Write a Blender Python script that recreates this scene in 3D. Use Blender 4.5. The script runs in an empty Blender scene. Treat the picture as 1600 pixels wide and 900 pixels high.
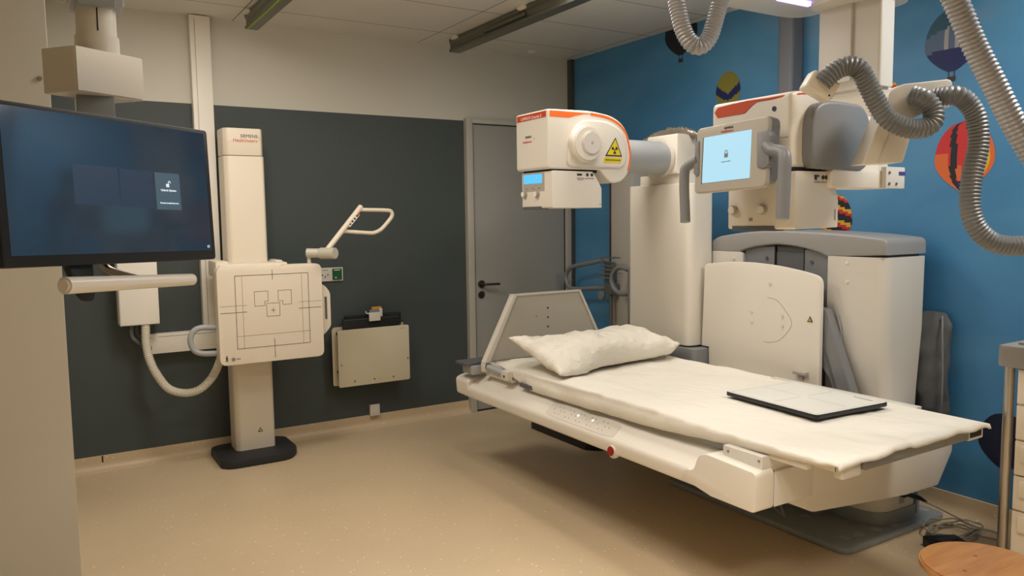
import bpy, bmesh, math, random
from math import sin, cos, pi, radians
from mathutils import Vector, Matrix, noise
random.seed(7)
S = bpy.context.scene
COL = S.collection

# ------------------------------------------------------------ camera
cam_d = bpy.data.cameras.new('camera'); cam = bpy.data.objects.new('camera', cam_d); COL.objects.link(cam)
cam_d.sensor_width = 36.0; cam_d.lens = 1210.0 / 1600.0 * 36.0; cam_d.clip_start = .05
Xr = Vector((0.851, 0.058, -0.5222)).normalized(); Zr = Vector((-0.01285, 0.99596, 0.0891)).normalized()
Xr = (Xr - Zr * Xr.dot(Zr)).normalized(); Yr = Zr.cross(Xr)
cam.matrix_world = Matrix(((Xr.x, Xr.y, Xr.z, 0), (Yr.x, Yr.y, Yr.z, 0), (Zr.x, Zr.y, Zr.z, 1.45), (0, 0, 0, 1)))
S.camera = cam

# ------------------------------------------------------------ light
W = bpy.data.worlds.new('world'); S.world = W; W.use_nodes = True
W.node_tree.nodes['Background'].inputs[0].default_value = (1.0, .90, .78, 1)
W.node_tree.nodes['Background'].inputs[1].default_value = 0.08

def area(name, loc, sx, sy, power, col, rot=(0, 0, 0)):
    l = bpy.data.lights.new(name, 'AREA'); l.shape = 'RECTANGLE'; l.size = sx; l.size_y = sy
    l.energy = power; l.color = col
    o = bpy.data.objects.new(name, l); o.location = loc; o.rotation_euler = rot; COL.objects.link(o); return o
WARM = (1.0, .92, .83)
for x_, y_, w_, sp_ in ((.85, 3.65, 21, 180), (1.3, 2.5, 12, 180), (2.5, 2.4, 9, 180), (2.5, 3.2, 16, 180), (3.2, .9, 29, 180), (.5, -.2, 54, 110), (1.3, -.2, 10, 110), (1.3, 1.2, 12, 110)):
    al = area('ceiling_lamp_light', (x_, y_, 2.66), .5, .5, w_, WARM); al.data.spread = math.radians(sp_)
S.view_settings.view_transform = 'Standard'; S.view_settings.look = 'None'
S.view_settings.exposure = 0.06; S.view_settings.gamma = 1.0; S.view_settings.use_curve_mapping = False
S.cycles.max_bounces = 8; S.cycles.use_denoising = True

# ------------------------------------------------------------ materials
def lin(c):
    return tuple(((v / 255) / 12.92 if v <= 10 else (((v / 255) + .055) / 1.055) ** 2.4) for v in c)
MATS = {}
def mat(name, col, rough=.5, metal=0, bump=0, bscale=60, bdist=.01, var=0, vscale=6, coat=0, emit=None, estr=0, aniso=None):
    m = bpy.data.materials.new(name); m.use_nodes = True; MATS[name] = m
    nt = m.node_tree; b = nt.nodes['Principled BSDF']
    b.inputs['Base Color'].default_value = (*lin(col), 1)
    b.inputs['Roughness'].default_value = rough; b.inputs['Metallic'].default_value = metal
    if coat: b.inputs['Coat Weight'].default_value = coat; b.inputs['Coat Roughness'].default_value = .15
    tc = nt.nodes.new('ShaderNodeTexCoord')
    if var:
        n = nt.nodes.new('ShaderNodeTexNoise'); n.inputs['Scale'].default_value = vscale; n.inputs['Detail'].default_value = 4
        nt.links.new(tc.outputs['Object'], n.inputs['Vector'])
        mx = nt.nodes.new('ShaderNodeMix'); mx.data_type = 'RGBA'
        c = lin(col)
        mx.inputs['A'].default_value = (*[v * (1 - var) for v in c], 1); mx.inputs['B'].default_value = (*[min(1, v * (1 + var)) for v in c], 1)
        nt.links.new(n.outputs['Fac'], mx.inputs['Factor']); nt.links.new(mx.outputs['Result'], b.inputs['Base Color'])
    if bump:
        n = nt.nodes.new('ShaderNodeTexNoise'); n.inputs['Scale'].default_value = bscale; n.inputs['Detail'].default_value = 5
        nt.links.new(tc.outputs['Object'], n.inputs['Vector'])
        bp = nt.nodes.new('ShaderNodeBump'); bp.inputs['Strength'].default_value = bump; bp.inputs['Distance'].default_value = bdist
        nt.links.new(n.outputs['Fac'], bp.inputs['Height']); nt.links.new(bp.outputs['Normal'], b.inputs['Normal'])
    if emit:
        b.inputs['Emission Color'].default_value = (*lin(emit), 1); b.inputs['Emission Strength'].default_value = estr
    return m
white = mat('white_plastic', (230, 224, 212), .38, var=.02, bump=.02, bscale=200)
white2 = mat('white_enamel', (218, 213, 203), .3, var=.02)
panelw = mat('panel_white', (238, 234, 224), .45, var=.02)
greyp = mat('grey_plastic', (128, 130, 132), .42, var=.03)
greyd = mat('dark_grey_plastic', (92, 95, 98), .45, var=.03)
greyl = mat('light_grey_paint', (165, 168, 170), .4, var=.03)
slate = mat('slate_grey_paint', (142, 149, 151), .34, var=.05)
seam = mat('seam_shadow_gap', (35, 33, 32), .8)
black = mat('black_plastic', (24, 25, 28), .4)
blackr = mat('black_rubber', (38, 39, 42), .6, var=.1)
steel = mat('brushed_steel', (170, 165, 158), .3, 1, bump=.03, bscale=300)
alu = mat('anodised_aluminium', (120, 122, 112), .42, .85)
orange = mat('orange_stripe', (250, 116, 28), .38)
red = mat('red_button', (150, 26, 24), .35)
redtxt = mat('red_orange_print', (210, 84, 50), .5)
blk_txt = mat('black_print', (45, 42, 42), .5)
wht_txt = mat('white_print', (240, 236, 228), .5)
yellow = mat('yellow_sticker', (226, 206, 40), .5)
bucky = mat('detector_cover', (232, 221, 202), .42, var=.015)
doorm = mat('door_laminate', (156, 156, 150), .45, var=.03, vscale=3)
doorf = mat('door_frame_paint', (186, 182, 172), .45)
green = mat('green_socket_plastic', (14, 88, 50), .4)
holdm = mat('holder_enamel', (206, 197, 172), .4, var=.02)
sheetm = mat('cotton_sheet', (228, 223, 211), .9, bump=.8, bscale=6, bdist=.02)
sheetm.node_tree.nodes['Principled BSDF'].inputs['Sheen Weight'].default_value = .15
pillm = mat('pillowcase_cotton', (230, 225, 212), .9, bump=1, bscale=9, bdist=.03)
detw = mat('detector_plate_face', (222, 222, 214), .4)
hosew = mat('silver_corrugated_hose', (158, 158, 162), .38, .1)
hoseg = mat('grey_corrugated_hose', (118, 121, 124), .4, .0)
hosec = mat('cream_corrugated_hose', (214, 208, 192), .5)
wrap = mat('clear_wrinkled_film', (120, 112, 100), .2, .1, bump=.4, bscale=30, coat=.8)
fabric = mat('grey_bag_fabric', (88, 90, 92), .85, bump=.15, bscale=60, var=.15)
drawerm = mat('drawer_front_paint', (240, 229, 210), .4)
cabgrey = mat('worktop_grey_plastic', (142, 138, 132), .45)
knobm = mat('knob_plastic', (176, 170, 160), .35)
ctrlm = mat('control_film', (178, 172, 160), .35)
cable = mat('grey_cable', (150, 144, 130), .5)
paintb = mat('bluegrey_wall_paint', (86, 96, 98), .6, var=.02)

def wood():
    m = mat('beech_wood', (214, 150, 84), .35, coat=.3)
    nt = m.node_tree; b = nt.nodes['Principled BSDF']
    tc = nt.nodes.new('ShaderNodeTexCoord'); mp = nt.nodes.new('ShaderNodeMapping'); mp.inputs['Scale'].default_value = (3, 26, 3); mp.inputs['Rotation'].default_value = (0, 0, .9)
    n = nt.nodes.new('ShaderNodeTexNoise'); n.inputs['Scale'].default_value = 2.2; n.inputs['Detail'].default_value = 6; n.inputs['Distortion'].default_value = .6
    r = nt.nodes.new('ShaderNodeValToRGB'); r.color_ramp.elements[0].position = .3; r.color_ramp.elements[0].color = (*lin((150, 99, 53)), 1)
    r.color_ramp.elements[1].position = .7; r.color_ramp.elements[1].color = (*lin((168, 120, 70)), 1)
    nt.links.new(tc.outputs['Object'], mp.inputs[0]); nt.links.new(mp.outputs[0], n.inputs['Vector']); nt.links.new(n.outputs['Fac'], r.inputs[0]); nt.links.new(r.outputs[0], b.inputs['Base Color'])
    return m
woodm = wood()

def floor_mat():
    m = mat('speckled_vinyl', (176, 154, 118), .42)
    nt = m.node_tree; b = nt.nodes['Principled BSDF']; tc = nt.nodes.new('ShaderNodeTexCoord')
    n = nt.nodes.new('ShaderNodeTexNoise'); n.inputs['Scale'].default_value = 1.2; n.inputs['Detail'].default_value = 5
    r = nt.nodes.new('ShaderNodeValToRGB'); r.color_ramp.elements[0].position = .3; r.color_ramp.elements[0].color = (*lin((206, 184, 150)), 1)
    r.color_ramp.elements[1].position = .7; r.color_ramp.elements[1].color = (*lin((216, 194, 160)), 1)
    v = nt.nodes.new('ShaderNodeTexVoronoi'); v.inputs['Scale'].default_value = 24; v.inputs['Randomness'].default_value = 1
    lt = nt.nodes.new('ShaderNodeMath'); lt.operation = 'LESS_THAN'; lt.inputs[1].default_value = .085
    v2 = nt.nodes.new('ShaderNodeTexNoise'); v2.inputs['Scale'].default_value = 90; v2.inputs['Detail'].default_value = 2
    mx0 = nt.nodes.new('ShaderNodeMix'); mx0.data_type = 'RGBA'; mx0.blend_type = 'MULTIPLY'; mx0.inputs['Factor'].default_value = .18
    mx = nt.nodes.new('ShaderNodeMix'); mx.data_type = 'RGBA'; mx.inputs['B'].default_value = (*lin((245, 235, 210)), 1)
    for nd in (n, v, v2): nt.links.new(tc.outputs['Object'], nd.inputs['Vector'])
    nt.links.new(n.outputs['Fac'], r.inputs[0]); nt.links.new(r.outputs[0], mx0.inputs['A']); nt.links.new(v2.outputs['Color'], mx0.inputs['B'])
    nt.links.new(v.outputs['Distance'], lt.inputs[0]); nt.links.new(lt.outputs[0], mx.inputs['Factor'])
    nt.links.new(mx0.outputs['Result'], mx.inputs['A']); nt.links.new(mx.outputs['Result'], b.inputs['Base Color'])
    return m
floorm = floor_mat()

def ceil_mat():
    m = mat('ceiling_metal_tiles', (214, 211, 204), .45)
    nt = m.node_tree; b = nt.nodes['Principled BSDF']; tc = nt.nodes.new('ShaderNodeTexCoord'); sp = nt.nodes.new('ShaderNodeSeparateXYZ')
    nt.links.new(tc.outputs['Object'], sp.inputs[0])
    def lines(out, per, off, w):
        a = nt.nodes.new('ShaderNodeMath'); a.operation = 'ADD'; a.inputs[1].default_value = off; nt.links.new(out, a.inputs[0])
        d = nt.nodes.new('ShaderNodeMath'); d.operation = 'FLOORED_MODULO'; d.inputs[1].default_value = per; nt.links.new(a.outputs[0], d.inputs[0])
        l = nt.nodes.new('ShaderNodeMath'); l.operation = 'LESS_THAN'; l.inputs[1].default_value = w; nt.links.new(d.outputs[0], l.inputs[0]); return l
    a = lines(sp.outputs['Y'], .585, -4.73 + .585 * 20, .007); c = lines(sp.outputs['X'], 1.25, -3.62 + 12.5, .006)
    mxx = nt.nodes.new('ShaderNodeMath'); mxx.operation = 'MAXIMUM'; nt.links.new(a.outputs[0], mxx.inputs[0]); nt.links.new(c.outputs[0], mxx.inputs[1])
    mx = nt.nodes.new('ShaderNodeMix'); mx.data_type = 'RGBA'; mx.inputs['A'].default_value = (*lin((214, 211, 204)), 1); mx.inputs['B'].default_value = (*lin((70, 66, 60)), 1)
    nt.links.new(mxx.outputs[0], mx.inputs['Factor']); nt.links.new(mx.outputs['Result'], b.inputs['Base Color'])
    return m
ceilm = ceil_mat()

def wall_back_mat():
    m = mat('two_tone_wall_paint', (200, 192, 174), .6)
    nt = m.node_tree; b = nt.nodes['Principled BSDF']; tc = nt.nodes.new('ShaderNodeTexCoord'); sp = nt.nodes.new('ShaderNodeSeparateXYZ'); nt.links.new(tc.outputs['Object'], sp.inputs[0])
    l1 = nt.nodes.new('ShaderNodeMath'); l1.operation = 'LESS_THAN'; l1.inputs[1].default_value = 2.17; nt.links.new(sp.outputs['Z'], l1.inputs[0])
    l2 = nt.nodes.new('ShaderNodeMath'); l2.operation = 'LESS_THAN'; l2.inputs[1].default_value = 2.728; nt.links.new(sp.outputs['X'], l2.inputs[0])
    mu = nt.nodes.new('ShaderNodeMath'); mu.operation = 'MULTIPLY'; nt.links.new(l1.outputs[0], mu.inputs[0]); nt.links.new(l2.outputs[0], mu.inputs[1])
    mx = nt.nodes.new('ShaderNodeMix'); mx.data_type = 'RGBA'; mx.inputs['A'].default_value = (*lin((208, 205, 194)), 1); mx.inputs['B'].default_value = (*lin((66, 75, 75)), 1)
    nt.links.new(mu.outputs[0], mx.inputs['Factor']); nt.links.new(mx.outputs['Result'], b.inputs['Base Color'])
    return m
wallbm = wall_back_mat()

def mural_mat():
    m = mat('sky_mural_print', (52, 120, 168), .5)
    nt = m.node_tree; b = nt.nodes['Principled BSDF']; tc = nt.nodes.new('ShaderNodeTexCoord')
    mp = nt.nodes.new('ShaderNodeMapping'); mp.inputs['Scale'].default_value = (1, .8, 1.6)
    n = nt.nodes.new('ShaderNodeTexNoise'); n.inputs['Scale'].default_value = 1.1; n.inputs['Detail'].default_value = 5; n.inputs['Distortion'].default_value = .5
    nt.links.new(tc.outputs['Object'], mp.inputs[0]); nt.links.new(mp.outputs[0], n.inputs['Vector'])
    r = nt.nodes.new('ShaderNodeValToRGB'); e = r.color_ramp.elements
    e[0].position = .35; e[0].color = (*lin((64, 128, 176)), 1); e[1].position = .62; e[1].color = (*lin((84, 146, 190)), 1)
    x = e.new(.78); x.color = (*lin((128, 146, 168)), 1)
    nt.links.new(n.outputs['Fac'], r.inputs[0]); nt.links.new(r.outputs[0], b.inputs['Base Color'])
    return m
muralm = mural_mat()
plain_wall = mat('plain_wall_paint', (208, 203, 190), .6, var=.02, vscale=2)

# ------------------------------------------------------------ geometry helpers
class MB:
    def __init__(s): s.bm = bmesh.new(); s.mats = []; s.cur = 0
    def use(s, m):
        if not s.mats and len(s.bm.faces): s.mats.append(None)
        if m not in s.mats: s.mats.append(m)
        s.cur = s.mats.index(m); return s
    def _merge(s, t, smooth=False):
        for f in t.faces: f.material_index = s.cur; f.smooth = smooth
        me = bpy.data.meshes.new('tmp'); t.to_mesh(me); t.free(); s.bm.from_mesh(me); bpy.data.meshes.remove(me); return s
    def box(s, x0, x1, y0, y1, z0, z1, bev=0.0, seg=2, M=None):
        t = bmesh.new(); bmesh.ops.create_cube(t, size=1)
        for v in t.verts: v.co = Vector((x0 + (x1 - x0) * (v.co.x + .5), y0 + (y1 - y0) * (v.co.y + .5), z0 + (z1 - z0) * (v.co.z + .5)))
        if bev > 0: bmesh.ops.bevel(t, geom=list(t.edges), offset=bev, segments=seg, affect='EDGES', profile=.6, clamp_overlap=True)
        if M: t.transform(M)
        return s._merge(t, bev > 0)
    def prism(s, pts, axis, a, b, bev=0.0, seg=2, M=None):
        """2D polygon extruded along an axis. 'x': pts=(y,z); 'y': pts=(x,z); 'z': pts=(x,y)"""
        t = bmesh.new()
        def P(p, h):
            return {'x': (h, p[0], p[1]), 'y': (p[0], h, p[1]), 'z': (p[0], p[1], h)}[axis]
        lo = [t.verts.new(P(p, a)) for p in pts]; hi = [t.verts.new(P(p, b)) for p in pts]
        n = len(pts); f0 = t.faces.new(lo); f1 = t.faces.new(hi)
        for i in range(n): t.faces.new((lo[i], lo[(i + 1) % n], hi[(i + 1) % n], hi[i]))
        bmesh.ops.recalc_face_normals(t, faces=t.faces)
        if bev > 0:
            ed = [e for e in t.edges if (e.verts[0] in lo and e.verts[1] in lo) or (e.verts[0] in hi and e.verts[1] in hi)]
            bmesh.ops.bevel(t, geom=ed, offset=bev, segments=seg, affect='EDGES', profile=.6, clamp_overlap=True)
        if M: t.transform(M)
        return s._merge(t, True)
    def cyl(s, p0, p1, r, r2=None, n=28, bev=0.0, smooth=True):
        p0, p1 = Vector(p0), Vector(p1); d = p1 - p0
        t = bmesh.new(); bmesh.ops.create_cone(t, cap_ends=True, segments=n, radius1=r, radius2=r if r2 is None else r2, depth=d.length)
        if bev > 0:
            ed = [e for e in t.edges if len(e.link_faces) == 2 and any(len(f.verts) > 4 for f in e.link_faces)]
            bmesh.ops.bevel(t, geom=ed, offset=bev, segments=2, affect='EDGES', clamp_overlap=True)
        t.transform(Matrix.Translation((p0 + p1) / 2) @ d.to_track_quat('Z', 'Y').to_matrix().to_4x4())
        return s._merge(t, smooth)
    def sph(s, c, r, sc=(1, 1, 1), n=16):
        t = bmesh.new(); bmesh.ops.create_uvsphere(t, u_segments=n, v_segments=n // 2 + 2, radius=r)
        for v in t.verts: v.co = Vector((v.co.x * sc[0] + c[0], v.co.y * sc[1] + c[1], v.co.z * sc[2] + c[2]))
        return s._merge(t, True)
    def tube(s, pts, r, n=14, sm=8, closed=False, rib=None, cap=True):
        """swept tube; sm>0 smooths with Catmull-Rom; rib=(pitch, depth) makes corrugations"""
        P = [Vector(p) for p in pts]
        if sm: P = catmull(P, sm, closed)
        if rib:
            pitch, dep = rib; P = resample(P, pitch / 4); rr = [r + dep * (1, .2, -1, .2)[i % 4] for i in range(len(P))]
        else: rr = [r] * len(P)
        t = bmesh.new(); rings = []; N = len(P)
        tan0 = (P[1] - P[0]).normalized(); up = Vector((0, 0, 1)) if abs(tan0.z) < .9 else Vector((1, 0, 0))
        nrm = tan0.cross(up).normalized()
        for i in range(N):
            if closed: tg = (P[(i + 1) % N] - P[i - 1]).normalized()
            else: tg = (P[min(i + 1, N - 1)] - P[max(i - 1, 0)]).normalized()
            nrm = (nrm - tg * nrm.dot(tg)).normalized(); bn = tg.cross(nrm)
            rings.append([t.verts.new(P[i] + rr[i] * (cos(2 * pi * k / n) * nrm + sin(2 * pi * k / n) * bn)) for k in range(n)])
        for i in range(N if closed else N - 1):
            A, B = rings[i], rings[(i + 1) % N]
            for k in range(n): t.faces.new((A[k], A[(k + 1) % n], B[(k + 1) % n], B[k]))
        if not closed and cap: t.faces.new(rings[0][::-1]); t.faces.new(rings[-1])
        bmesh.ops.recalc_face_normals(t, faces=t.faces)
        return s._merge(t, True)
    def poly(s, pts):
        t = bmesh.new(); t.faces.new([t.verts.new(p) for p in pts]); return s._merge(t)
    def loft(s, rings, cap=True):
        t = bmesh.new(); R = [[t.verts.new(p) for p in r] for r in rings]; n = len(rings[0])
        for i in range(len(R) - 1):
            for k in range(n): t.faces.new((R[i][k], R[i][(k + 1) % n], R[i + 1][(k + 1) % n], R[i + 1][k]))
        if cap: t.faces.new(R[0][::-1]); t.faces.new(R[-1])
        bmesh.ops.recalc_face_normals(t, faces=t.faces); return s._merge(t, True)
    def text(s, body, size, M, depth=.0006, align='CENTER', sx=1.0):
        cu = bpy.data.curves.new('t', 'FONT'); cu.body = body; cu.size = size; cu.extrude = depth; cu.align_x = align; cu.align_y = 'CENTER'
        cu.resolution_u = 3
        o = bpy.data.objects.new('t', cu); me = bpy.data.meshes.new_from_object(o)
        t = bmesh.new(); t.from_mesh(me); t.transform(M @ Matrix.Diagonal((sx, 1, 1, 1)))
        bpy.data.objects.remove(o); bpy.data.curves.remove(cu); bpy.data.meshes.remove(me)
        return s._merge(t)
    def build(s, name, m=None, parent=None, M=None, sharp=True):
        if m is not None and not s.mats: s.mats = [m]
        s.mats = [m if x is None else x for x in s.mats]
        if M: s.bm.transform(M)
        off = world_loc(parent) if parent else Vector((0, 0, 0))
        own = off.copy()
        if not parent:
            xs = [v.co for v in s.bm.verts]
            own = Vector(((min(v.x for v in xs) + max(v.x for v in xs)) / 2, (min(v.y for v in xs) + max(v.y for v in xs)) / 2, min(v.z for v in xs)))
            if name.startswith(('wall', 'floor', 'ceiling')): own = Vector((0, 0, 0))
        bmesh.ops.translate(s.bm, verts=s.bm.verts, vec=-own)
        me = bpy.data.meshes.new(name); s.bm.to_mesh(me); s.bm.free()
        for x in s.mats: me.materials.append(x)
        if sharp:
            try: me.set_sharp_from_angle(angle=radians(38))
            except Exception: pass
        o = bpy.data.objects.new(name, me); COL.objects.link(o)
        if parent: o.parent = parent
        else: o.location = own
        return o
def world_loc(o):
    v = Vector(o.location)
    while o.parent: o = o.parent; v += Vector(o.location)
    return v
def catmull(P, k, closed=False):
    out = []; n = len(P); rng = n if closed else n - 1
    for i in range(rng):
        p1, p2 = P[i], P[(i + 1) % n]
        p0 = P[i - 1] if (i > 0 or closed) else p1 * 2 - p2
        p3 = P[(i + 2) % n] if (i + 2 < n or closed) else p2 * 2 - p1
        for j in range(k):
            t = j / k
            out.append(.5 * ((2 * p1) + (p2 - p0) * t + (2 * p0 - 5 * p1 + 4 * p2 - p3) * t * t + (3 * p1 - p0 - 3 * p2 + p3) * t ** 3))
    if not closed: out.append(P[-1])
    return out
def resample(P, d):
    out = [P[0].copy()]; acc = 0; i = 0; cur = P[0].copy()
    while i < len(P) - 1:
        seg = P[i + 1] - cur; L = seg.length
        if L + acc >= d and L > 1e-9:
            cur = cur + seg * ((d - acc) / L); out.append(cur.copy()); acc = 0
        else: acc += L; i += 1; cur = P[i].copy()
    return out
def rpoly(pts, r, seg=5):
    """round the corners of a 2D polygon; r number or list"""
    n = len(pts); out = []
    for i in range(n):
        ri = r[i] if isinstance(r, (list, tuple)) else r
        p = Vector(pts[i]); a = Vector(pts[i - 1]); b = Vector(pts[(i + 1) % n])
        if ri <= 0: out.append(tuple(p)); continue
        da = (a - p); db = (b - p); ra = min(ri, da.length * .49); rb = min(ri, db.length * .49); ra = rb = min(ra, rb)
        s_, e_ = p + da.normalized() * ra, p + db.normalized() * rb
        for k in range(seg + 1):
            t = k / seg; q = s_ * (1 - t) ** 2 + p * 2 * t * (1 - t) + e_ * t * t; out.append((q.x, q.y))
    return out
def rect(x0, x1, y0, y1, r, seg=5): return rpoly([(x0, y0), (x1, y0), (x1, y1), (x0, y1)], r, seg)
def thing(name, loc, label, cat, group=None):
    o = bpy.data.objects.new(name, None); o.empty_display_size = .1; o.location = loc; COL.objects.link(o)
    o['label'] = label; o['category'] = cat
    if group: o['group'] = group
    return o
def tag(o, label, cat, group=None):
    o['label'] = label; o['category'] = cat
    if group: o['group'] = group
    return o
def each(name, m, parent, fns):
    for f in fns: f(MB()).build(name, m, parent)
def struct(o): o['kind'] = 'structure'; return o
def lab(o, l): o['label'] = l; return o
def MY(x, y, z):   # text plane facing -Y (reads along +X)
    return Matrix.Translation((x, y, z)) @ Matrix.Rotation(pi / 2, 4, 'X')
def MX(x, y, z):   # text plane facing -X (reads along -Y)
    return Matrix.Translation((x, y, z)) @ Matrix.Rotation(-pi / 2, 4, 'Z') @ Matrix.Rotation(pi / 2, 4, 'X')

# ------------------------------------------------------------ the room
YB, XR, ZC = 5.08, 3.70, 2.69
struct(MB().box(-3, XR + .2, -3, YB + .2, -.1, 0).build('floor', floorm))
struct(MB().box(-3, XR + .2, -3, YB + .2, ZC, ZC + .1).build('ceiling', ceilm))
struct(MB().box(-3, XR + .2, YB, YB + .2, 0, ZC).build('wall_back', wallbm))
wr = struct(MB().box(XR, XR + .2, -3, YB, 0, ZC).build('wall_right', muralm))
struct(MB().box(-3.2, -3, -3, YB, 0, ZC).build('wall_left', plain_wall))
struct(MB().box(-3, XR, -3.2, -3, 0, ZC).build('wall_front', plain_wall))
wp = struct(MB().box(-3, .083, 3.3, YB, 0, ZC, .003).build('wall_partition', plain_wall))
MB().cyl((.052, 3.302, 1.972), (.052, 3.288, 1.972), .008).build('wall_screw', steel, wp)
# coved baseboards: concave profile
cove = [(0, 0), (-.055, 0)] + [(-.006 - .049 * (1 - sin(t * pi / 12)), .003 + .049 * (1 - cos(t * pi / 12))) for t in range(1, 7)] + [(-.004, .088), (0, .09)]
bb = MB(); bb.prism([(YB + p[0], p[1]) for p in cove], 'x', .083, 2.728)
struct(bb.use(floorm).build('baseboard_back', floorm))
bb = MB(); bb.prism([(XR + p[0], p[1] * 1.2) for p in cove], 'y', -3, 5.06)
struct(bb.build('baseboard_right', floorm))
sm_ = MB().box(.268, .276, YB - .0065, YB - .001, .0, .088).build('baseboard_joint', seam, bpy.data.objects['baseboard_back'])

# door in the back wall
dr = MB(); dr.box(2.785, 3.605, YB - .03, YB + .02, .005, 2.145, .002)
door = struct(dr.build('door_1', doorm))
MB().box(2.728, 2.780, YB - .045, YB + .01, 0, 2.185, .003).box(3.610, 3.665, YB - .045, YB + .01, 0, 2.185, .003).box(2.780, 3.610, YB - .045, YB + .01, 2.15, 2.185, .003).build('door_frame', doorf, door)
g = MB(); g.box(2.779, 2.787, YB - .036, YB, .0, 2.15).box(3.603, 3.611, YB - .036, YB, 0, 2.15).box(2.78, 3.61, YB - .036, YB, 2.143, 2.152).box(2.785, 3.605, YB - .034, YB, 0, .012)
g.build('door_gap', seam, door)
h = MB(); yd = YB - .03
h.cyl((2.838, yd, .965), (2.838, yd - .012, .965), .028).cyl((2.838, yd - .008, .965), (2.838, yd - .058, .965), .0105)
h.tube([(2.838, yd - .055, .965), (2.86, yd - .06, .965), (2.965, yd - .058, .963)], .0095)
h.build('door_handle', mat('dark_steel', (96, 90, 82), .35, .9), door)
MB().cyl((2.836, yd, .885), (2.836, yd - .01, .885), .027, bev=.002).box(2.831, 2.841, yd - .013, yd - .009, .872, .897).build('lock_plate', MATS['dark_steel'], door)
# dark box coloured as the corner's shade; white upright panel on the mural wall
struct(MB().box(3.665, XR, YB - .05, YB, 0, ZC - .0, .002).build('corner_shade_strip', mat('corner_shade_dark', (74, 76, 74), .6)))
t2 = struct(MB().box(3.56, XR, 4.17, 4.405, 0, 1.96, .004).build('trim_2', doorf))
MB().box(3.556, 3.562, 4.405, 4.418, 0, 1.96).box(3.57, 3.7, 4.403, 4.416, 0, 1.96).build('edge_strip', mat('brown_edge', (66, 46, 42), .6), t2)
# vertical duct on the mural wall
tag(MB().prism(rpoly([(3.70, 2.885), (3.60, 2.885), (3.60, 2.985), (3.70, 2.985)], .02), 'z', 1.30, ZC, 0).build('wall_duct', mat('duct_grey', (112, 116, 126), .5)),
    'grey vertical cable duct running up the blue mural wall behind the ceiling column', 'cable duct')

# --- hot air balloons printed on the mural
BX = XR - .0015
def balloon(cy, cz, w, h, pattern, basket=True, clipz=None):
    """teardrop outline in the wall plane, horizontal bands of colour; pattern(u,v)->material, u,v in -1..1"""
    b = MB(); N, K = 26, 22
    def half(v):    # v: 1 top .. -1 bottom
        if v > -.1: return math.sqrt(max(0, 1 - ((v + .1) / 1.1) ** 2)) if v > -.1 else 1
        t = (-.1 - v) / .9; return .13 + .87 * cos(t * pi / 2) ** .85
    for j in range(K):
        v0, v1 = 1 - 2 * j / K, 1 - 2 * (j + 1) / K
        for i in range(N):
            u0, u1 = -1 + 2 * i / N, -1 + 2 * (i + 1) / N
            q = [(u0, v1), (u1, v1), (u1, v0), (u0, v0)]
            pts = [(BX, cy - u * w / 2 * half(v), min(cz + v * h / 2, ZC)) for u, v in q]
            if pts[2][2] - pts[1][2] < 1e-5 or (half(v0) < .01 and half(v1) < .01): continue
            if half(v0) < .01: pts = pts[:2] + [((pts[2][0]), (pts[2][1]), pts[2][2])]
            b.use(pattern((u0 + u1) / 2, (v0 + v1) / 2)).poly(pts)
    if basket:
        b.use(bask).box(BX - .0006, BX, cy - w * .07, cy + w * .07, cz - h * .66, cz - h * .58)
        for sg in (-1, 1): b.box(BX - .0006, BX, cy + sg * w * .05 - .002, cy + sg * w * .05 + .002, cz - h * .58, cz - h * .5)
    return b.build('mural_balloon', None, wr, sharp=False)
bask = mat('print_dark_brown', (58, 44, 48), .5)
navy = mat('print_navy', (22, 36, 92), .5); teal = mat('print_teal', (40, 84, 104), .5); slateb = mat('print_slate', (84, 104, 132), .5)
oliv = mat('print_olive_yellow', (132, 128, 52), .5); redp = mat('print_red', (196, 44, 48), .5); orap = mat('print_orange', (214, 104, 50), .5); yelp = mat('print_yellow', (214, 172, 50), .5)
blkp = mat('print_near_black', (22, 26, 40), .5); cream = mat('print_cream', (160, 156, 160), .5)
mat('print_midnight', (16, 24, 52), .5)
def p_yellow(u, v):
    f = -.12 + .45 * abs(math.floor((u + .1) * 6) / 6) * 1.2 - .25
    return navy if f - .22 < v < f + .22 or (v < -.75) else oliv
def p_blue(u, v):
    if v < -.25 - .12 * u * u: return navy
    if v > .42 - .25 * u * u: return teal
    return cream if abs(u + .25) < .07 or abs(u - .15) < .06 else slateb
def p_red(u, v):
    d = u * .75 - v * .65
    if abs(u + .35 + .3 * v * v) < .13 or abs(u - .35 + .2 * v) < .09 and v > -.3: return blkp
    if u < -.55 and v < .1: return orap
    if u > .68: return yelp if u < .86 else orap
    if v < -.72: return navy
    if -.3 < u < -.05 and v < -.25: return orap
    return redp
def p_strip(u, v):
    k = int((v + 1 + .25 * u) * 7) % 4; return (blkp, redp, yelp, blkp)[k]
balloon(3.437, 2.22, .20, .235, p_yellow)
balloon(2.062, 2.255, .265, .29, p_blue)
balloon(1.99, 1.715, .275, .32, p_red, False)
balloon(2.385, 1.95, .20, .34, p_strip)
balloon(2.66, 1.43, .2, .26, p_strip, False)
balloon(1.757, .415, .235, .26, lambda u, v: MATS['print_midnight'])
balloon(3.85, 2.66, .30, .30, lambda u, v: blkp)

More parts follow.
